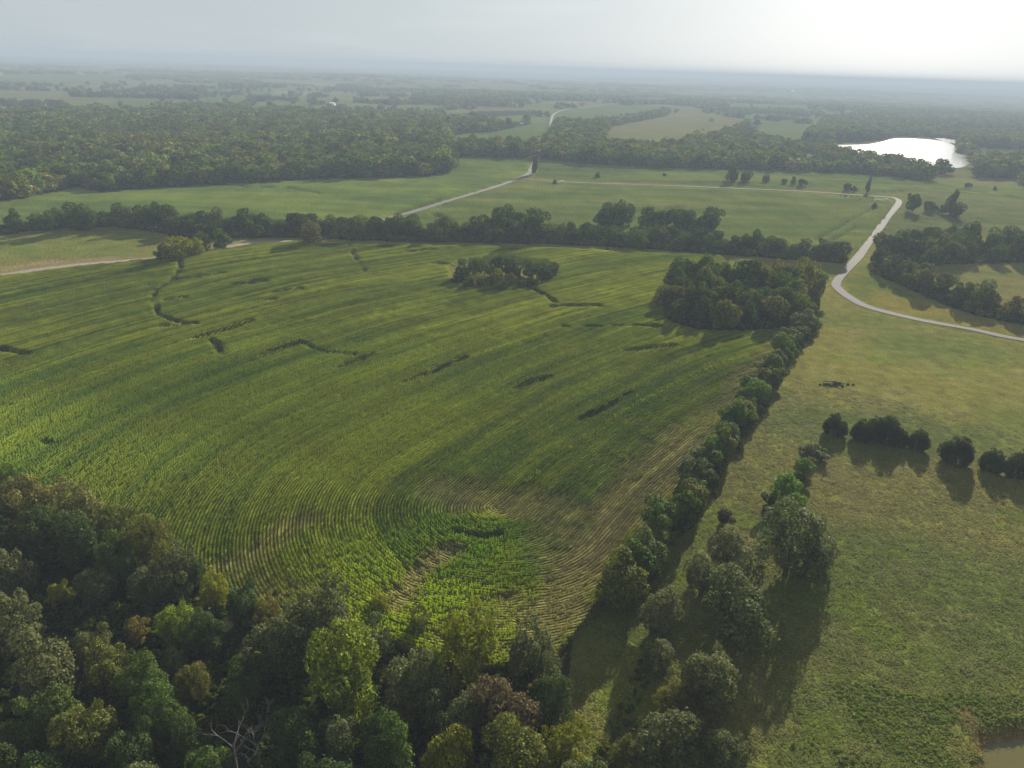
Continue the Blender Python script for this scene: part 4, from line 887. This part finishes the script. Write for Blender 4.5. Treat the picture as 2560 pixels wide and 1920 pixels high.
gx, gy = np.meshgrid(np.arange(-240, 150, .9), np.arange(60, 285, .9)); X = (gx + g.uniform(-.5, .5, gx.shape)).ravel(); Y = (gy + g.uniform(-.5, .5, gx.shape)).ravel()
phi, sa = pdist(X, Y, SPINE); e = .25
px_, _ = pdist(X + e, Y, SPINE); py_, _ = pdist(X, Y + e, SPINE); nx_, ny_ = (px_ - phi) / e, (py_ - phi) / e
dphi = np.round(phi / .76) * .76 - phi; X = X + nx_ * dphi; Y = Y + ny_ * dphi
r = np.hypot(X, Y); qx, qy = proj(X, Y, height(X, Y)); dn = dryness(X, Y); gu = gullies(X, Y)
k = pip(qx, qy, CORN) & (r < 285) & (gu < .3) & (qx > -150) & (qx < 2300) & (g.random(len(X)) > dn * .55) & (r < 285 - 60 * g.random(len(X)) ** 2)
X, Y, nx_, ny_, dn = X[k], Y[k], nx_[k], ny_[k], dn[k]; n = len(X)
tc_ = corn_colour(X, Y) * g.uniform(1.0, 1.2, (n, 1))
sc_ = g.uniform(.92, 1.08, n) * (1 - .45 * dn)
tz = np.zeros(n); ph_, al_ = pdist(X, Y, SPINE); tz = (vnoise(ph_ / 15, al_ / 220, 7) - .5) * 1.7 + .15
scatter('corn_plants', 'rows of green and yellowing corn plants in the near part of the corn field', 'corn', CC, 5, X, Y, height(X, Y) + tz, np.arctan2(nx_, -ny_) + g.normal(size=n) * .05, np.stack([np.ones(n), sc_, sc_], 1), tc_, 9)
print('corn', n)
TUFT = [blades(600 + i, 22, .9, 1.6, .62, .13, tip=.30) for i in range(5)]; TC = proto_coll('grass_tufts', TUFT)
gx, gy = np.meshgrid(np.arange(0, 190, 1.0), np.arange(30, 260, 1.0)); X = (gx + g.uniform(-.6, .6, gx.shape)).ravel(); Y = (gy + g.uniform(-.6, .6, gx.shape)).ravel()
qx, qy = proj(X, Y, height(X, Y)); k = pip(qx, qy, PASTURE) & (qx > 1050) & (qx < 2300) & (qy < 1900) & ~pip(X, Y, POND) & (fbm(X / 2.5, Y / 2.5, 320, 3) > .24) & (np.hypot(X, Y) < 250 - 70 * g.random(len(X)) ** 2)
X, Y = X[k], Y[k]; n = len(X); s_ = g.uniform(.6, 1.3, n)
scatter('grass_tufts', 'coarse grass tufts covering the near pasture', 'grass', TC, 5, X, Y, height(X, Y), g.uniform(0, 6.28, n), np.stack([s_ * 1.3, s_ * 1.3, s_ * g.uniform(.22, .5, n)], 1), pasture_colour(X, Y) * g.uniform(1.05, 1.3, (n, 1)), 12)
print('tufts', n)
# weeds by the pond and under the trees
WEED = [crown_mesh('weed_%d' % i, 700 + i, 160, .22, semi=(.5, .5, .34), zc=.28, lobes=7, lobe=(.16, .3), mat=M_LEAFI, low=-.4) for i in range(5)]; WC = proto_coll('weeds', WEED)
wx, wy, wt, wsz = [], [], [], []
def weeds(poly, sp, thr, sz, tints, seed):
    A, B = fill_poly(poly, sp, seed=seed); kk_ = (fbm(A / 5, B / 5, 330 + seed, 3) > thr) & ~pip(A, B, POND); A, B = A[kk_], B[kk_]
    gg = np.random.default_rng(seed); wx.append(A); wy.append(B); wt.append(np.array([TINT[t] for t in tints])[gg.integers(0, len(tints), len(A))]); wsz.append(gg.uniform(sz[0], sz[1], len(A)))
weeds([(1790, 1470), (1900, 1480), (2060, 1520), (2090, 1580), (2125, 1600), (2125, 1700), (2080, 1720), (1950, 1640), (1850, 1560)], .72, .36, (.45, 1.0), ['weed', 'bright', 'weed', 'weed'], 1)
weeds([(2010, 1500), (2212, 1500), (2400, 1500), (2400, 1565), (2212, 1570), (2140, 1575), (2110, 1545)], .72, .34, (.45, 1.0), ['weed', 'bright', 'weed'], 2)
weeds([(1600, 1620), (1750, 1600), (2060, 1700), (2100, 1900), (1600, 1900)], 1.1, .5, (.5, 1.1), ['green', 'olive'], 3)
weeds([(1290, 1640), (1420, 1330), (1400, 1480), (1330, 1700), (1280, 1900)], 1.1, .45, (.6, 1.7), ['olive', 'green', 'tan'], 4)
weeds([(-300, 1150), (0, 1110), (330, 1230), (520, 1340), (760, 1400), (1000, 1440), (1180, 1400), (1210, 1500), (1280, 1900), (-500, 2300), (-900, 1500)], 1.9, .36, (1.2, 3.2), ['dark', 'green', 'olive', 'dark'], 5)
HLp = HL + 0; tt = np.gradient(HLp, axis=0); tt /= np.linalg.norm(tt, axis=1)[:, None] + 1e-9
for sd_ in range(3):
    gg = np.random.default_rng(900 + sd_); ii = gg.integers(0, len(HLp), 150); off = np.clip(gg.normal(size=150) * 1.8, -3, 3); wx.append(HLp[ii, 0] - tt[ii, 1] * off); wy.append(HLp[ii, 1] + tt[ii, 0] * off); wt.append(np.array([TINT[t] for t in ('hedge', 'green', 'dark', 'tan')])[gg.integers(0, 4, 150)]); wsz.append(gg.uniform(1.8, 4.2, 150))
weeds(W_CREEK, 3.6, .30, (3.5, 6.5), ['dark', 'green', 'hedge', 'grey'], 7)
weeds(W_CREEK_R, 4.5, .30, (3.5, 6.5), ['dark', 'green', 'grey'], 8)
weeds(W_DIAG_R, 4, .30, (3, 5.5), ['dark', 'green', 'tan'], 9)
weeds(W_WOODLOT, 5, .35, (3, 5), ['dark', 'green'], 10)
weeds([(440, 1290), (560, 1330), (700, 1370), (850, 1400), (1000, 1450), (1180, 1400), (1120, 1350), (900, 1360), (700, 1310), (480, 1240)], 1.6, .45, (1.0, 2.4), ['olive', 'tan', 'yellow', 'green'], 6)
wx, wy, wt, wsz = np.concatenate(wx), np.concatenate(wy), np.concatenate(wt), np.concatenate(wsz); n = len(wx)
scatter('weeds', 'leafy green weeds by the pond and under the trees', 'weeds', WC, 5, wx, wy, height(wx, wy), g.uniform(0, 6.28, n), np.stack([wsz, wsz, wsz * np.where(wsz < 1.05, .5, .8)], 1), wt * g.uniform(.8, 1.2, (n, 1)), 14)
print('weeds', n)

# ------------------------------------------------------------------ small built things
M_WHITE = plain_mat('white_paint', (.75, .75, .73), .5, .05); M_STEEL = plain_mat('barn_steel', (.50, .52, .58), .4, .08); M_GLASS = plain_mat('dark_glass', (.03, .04, .05), .1, .02); M_TYRE = plain_mat('rubber', (.03, .03, .03), .8, .1)
M_ROOF = plain_mat('roofing', (.55, .55, .56), .45, .1); M_WOODD = plain_mat('dark_boards', (.12, .10, .09), .8, .2); M_ROCK = plain_mat('pale_rock', (.62, .60, .55), .8, .15, 1.5)
def house(name, px, py, w, d, hw, hr, rz, wall, roof, label, cat, doors=1, wins=2):
    X, Y = at([px], [py]); X, Y = float(X[0]), float(Y[0])
    root = bpy.data.objects.new(name, None); COL.objects.link(root); root.location = (X, Y, float(height(np.array([X]), np.array([Y]))[0]) - .2); root.rotation_euler = (0, 0, rz); root['label'] = label; root['category'] = cat
    def part(nm, vq, mt): return link(nm, mesh_np(nm, vq[0], quads=vq[1], mats=[mt]), root)
    V, Q_ = box(-w / 2, w / 2, -d / 2, d / 2, 0, hw); part('wall', (V, Q_), wall)
    gv = [(-w / 2, -d / 2, hw), (-w / 2, d / 2, hw), (-w / 2, 0, hw + hr), (-w / 2 + .2, 0, hw + hr), (-w / 2 + .2, d / 2, hw), (-w / 2 + .2, -d / 2, hw)]
    for sgn in (-1, 1):
        xx = sgn * (w / 2 - .1); part('gable', ([(xx, -d / 2, hw + .003), (xx, d / 2, hw + .003), (xx, .05, hw + hr - .1), (xx, -.05, hw + hr - .1)], [(0, 1, 2, 3)]), wall)
        e = .6; ys = sgn * (d / 2 + e); zz = hw - hr * e / (d / 2)
        part('roof', ([(-w / 2 - e, ys, zz), (w / 2 + e, ys, zz), (w / 2 + e, 0, hw + hr + .02), (-w / 2 - e, 0, hw + hr + .02), (-w / 2 - e, ys, zz + .15), (w / 2 + e, ys, zz + .15), (w / 2 + e, 0, hw + hr + .2), (-w / 2 - e, 0, hw + hr + .2)],
             [(0, 1, 2, 3), (7, 6, 5, 4), (0, 4, 5, 1), (1, 5, 6, 2), (3, 2, 6, 7), (0, 3, 7, 4)]), roof)
    for k in range(doors):
        x = -w / 2 + w * (k + .5) / doors; part('door', box(x - 1.0 * (hw / 3), x + 1.0 * (hw / 3), -d / 2 - .06, -d / 2 - .003, 0.05, hw * .75), M_WOODD)
    for k in range(wins):
        x = -w / 2 + w * (k + 1) / (wins + 1) + 1.3; part('window', box(x - .5, x + .5, -d / 2 - .05, -d / 2 - .003, 1.0, 2.2), M_GLASS)
    return root
house('barn', 1062, 275, 24, 9, 3.8, 2.2, R(8), M_STEEL, M_ROOF, 'long grey metal barn at the farmstead beside the far road', 'barn', 3, 0)
house('shed', 1043, 273.5, 8, 6, 3, 1.6, R(30), M_WHITE, M_WHITE, 'small white shed at the left end of the long grey barn', 'shed', 1, 1)
house('farmhouse', 718, 228.5, 12, 8, 4.5, 2.6, R(-10), M_WHITE, M_ROOF, 'white farmhouse among far woods near a sliver of water', 'house', 1, 3)
house('farmhouse', 745, 165, 18, 12, 5, 3, R(10), M_WHITE, M_ROOF, 'tiny white farmhouse far off left of centre below the horizon', 'house', 1, 3)
for px, py, lb in ((1727, 186, 'pale farm building far off, left of a group near the pale strips'), (1782, 187, 'pale farm building far off with pale strip above it'), (1900, 192, 'pale farm building far off above the lake'), (1921, 193.5, 'second pale farm building far off above the lake'), (2060, 195, 'long pale farm building far off right of the lake'), (2180, 198, 'white farm building farthest right below the horizon'), (1712, 195, 'small pale farm building below the leftmost one')):
    house('farm_building', px, py + 4, 26, 12, 5, 3, R(random.uniform(-20, 20)), M_WHITE, M_WHITE, lb, 'farm building', 2, 0)
def pickup(px, py, label, rz):
    X, Y = at([px], [py]); X, Y = float(X[0]), float(Y[0]); root = bpy.data.objects.new('pickup_truck', None); COL.objects.link(root)
    root.location = (X, Y, float(height(np.array([X]), np.array([Y]))[0]) + .05 + math.hypot(X, Y) * 4e-4); root.rotation_euler = (0, 0, rz); root['label'] = label; root['category'] = 'truck'
    def part(nm, vq, mt, par=root, loc=None): return link(nm, mesh_np(nm, vq[0], quads=vq[1], mats=[mt]), par, loc=loc)
    prof = [(-2.7, .45), (-2.7, 1.15), (-.6, 1.2), (-.45, 1.85), (.9, 1.85), (1.45, 1.2), (2.6, 1.05), (2.7, .45)]
    V = [(x, -.95, z) for x, z in prof] + [(x, .95, z) for x, z in prof]; n_ = len(prof)
    fs = [tuple(range(n_)), tuple(range(2 * n_ - 1, n_ - 1, -1))] + [(k, k + n_, (k + 1) % n_ + n_, (k + 1) % n_) for k in range(n_)]
    me = bpy.data.meshes.new('truck_body'); me.from_pydata(V, [], fs); me.materials.append(M_WHITE); link('body', me, root)
    for sy in (-1, 1):
        part('window', ([(-.35, sy * .956, 1.25), (.85, sy * .956, 1.25), (.75, sy * .956, 1.75), (-.3, sy * .956, 1.75)], [(0, 1, 2, 3)]), M_GLASS)
        for sx in (-1.7, 1.7): part('wheel', tube([(sx, sy * .75, .38), (sx, sy * .8, .38), (sx, sy * 1.0, .38), (sx, sy * 1.02, .38)], [.05, .38, .38, .05], 14), M_TYRE)
    part('windscreen', ([(.93, -.85, 1.83), (.93, .85, 1.83), (1.44, .85, 1.23), (1.44, -.85, 1.23)], [(0, 1, 2, 3)]), M_GLASS)
pickup(1214, 395.3, 'white vehicle parked on the back lane beside a dark bush', R(4))
pickup(1158.5, 339, 'pale vehicle on the far road where it enters the trees', R(70))
X, Y, dm, H = crown_ground(1198, 394, 13, .8, .5); tree('field_tree', X, Y, dm, H, 'dark', 'dark bush beside the white vehicle on the back lane', MID, OAKT)
# pale rocks and brown weed clumps by the road corner
def rock(px, py, s, lb, col=M_ROCK, nm='pale_rock', grp='pale rocks by the road corner', cat='rock'):
    X, Y = at([px], [py]); X, Y = float(X[0]), float(Y[0]); g = np.random.default_rng(int(px * 10)); V, Q_ = [], []
    rings = [(.0, .75), (.35, 1.0), (.75, .8), (1.0, .35)]
    for z, rr_ in rings:
        for k in range(8): a = k * math.pi / 4; q = rr_ * g.uniform(.8, 1.15); V.append((math.cos(a) * q * s, math.sin(a) * q * s, z * s * .9 + g.uniform(-.05, .05)))
    for i in range(3):
        for k in range(8): Q_.append((i * 8 + k, i * 8 + (k + 1) % 8, (i + 1) * 8 + (k + 1) % 8, (i + 1) * 8 + k))
    Q_ += [(24, 25, 26, 27), (24, 27, 28, 31), (28, 29, 30, 31)]
    link(nm, mesh_np(nm, V, quads=Q_, mats=[col]), label=lb, cat=cat, group=grp, loc=(X, Y, float(height(np.array([X]), np.array([Y]))[0])))
for i, (px, py) in enumerate([(1888, 431), (1893, 430), (1897, 432.5), (1902, 433), (1906, 433.8), (1910, 432.2), (1917, 432.6), (1890, 434), (1913, 431)]):
    rock(px, py, random.uniform(.7, 1.2), 'pale rock by the road corner, ' + ordinal(i + 1) + ' of the scattered row')
for i, (px, py) in enumerate([(1816, 425), (1824, 424.5), (1827, 423.5), (1840, 425), (1850, 425.5), (1856, 426), (1865, 425.6), (1872, 426.2), (1880, 427), (1885, 427), (1858, 431)]):
    X, Y, dm, H = crown_ground(px, py, 4.5, .9, .5); tree('weed_clump', X, Y, dm, H, 'brown', 'small brown weed clump in the mown corner beside the back lane, ' + ordinal(i + 1) + ' from the left', MID, HEDGT, cat='weed clump', group='brown weed clumps by the back lane')
# brush pile
X, Y = at([1803], [831]); X, Y = float(X[0]), float(Y[0]); root = bpy.data.objects.new('brush_pile', None); COL.objects.link(root); root.location = (X, Y, float(height(np.array([X]), np.array([Y]))[0])); root['label'] = 'pile of dark logs and brush in the open pasture'; root['category'] = 'brush pile'
gb = np.random.default_rng(2)
for k in range(16):
    a = gb.uniform(-.5, .5) + (0 if k % 3 else 1.2); c = gb.normal(size=2) * [1.6, .5]; z = gb.uniform(.15, .9) if k < 9 else .2; ln = gb.uniform(1.2, 3.2); r_ = gb.uniform(.1, .26)
    V, Q_ = tube([(c[0] - math.cos(a) * ln / 2, c[1] - math.sin(a) * ln / 2, z), (c[0], c[1], z + .1), (c[0] + math.cos(a) * ln / 2, c[1] + math.sin(a) * ln / 2, z + gb.uniform(-.1, .3))], [r_, r_, r_ * .6], 6)
    link('log', mesh_np('log', V, quads=Q_, mats=[M_BARK if k % 2 else M_DEAD], smooth=True), root)
A, B = gb.normal(size=26) * 2.6 + X, gb.normal(size=26) * .8 + Y
scatter('pile_weeds', 'grey green weeds growing round the brush pile', 'weeds', WC, 5, A, B, height(A, B), gb.uniform(0, 6, 26), np.tile([1.2, 1.2, .7], (26, 1)), np.tile(TINT['grey'], (26, 1)), 20)

# ------------------------------------------------------------------ haze
hm_, hn, hl = new_mat('haze_air')
ho = hn.new('ShaderNodeOutputMaterial'); hv = hn.new('ShaderNodeVolumePrincipled')
hv.inputs['Color'].default_value = (.41, .49, .62, 1); hv.inputs['Density'].default_value = 2.9e-4; hv.inputs['Anisotropy'].default_value = .05
hl.new(hv.outputs[0], ho.inputs['Volume'])
V, Q_ = box(-42000, 42000, -42000, 42000, float(GZ.min()) - 1.5, 112.0)
me = mesh_np('haze', V, quads=Q_, mats=[hm_]); link('haze', me, kind='stuff')
print('trees', NT, 'zmax', GZ.max(), 'zmin', GZ.min(), 'far', k1.sum(), k2_.sum(), len(X3), 'grid', NR, NA)
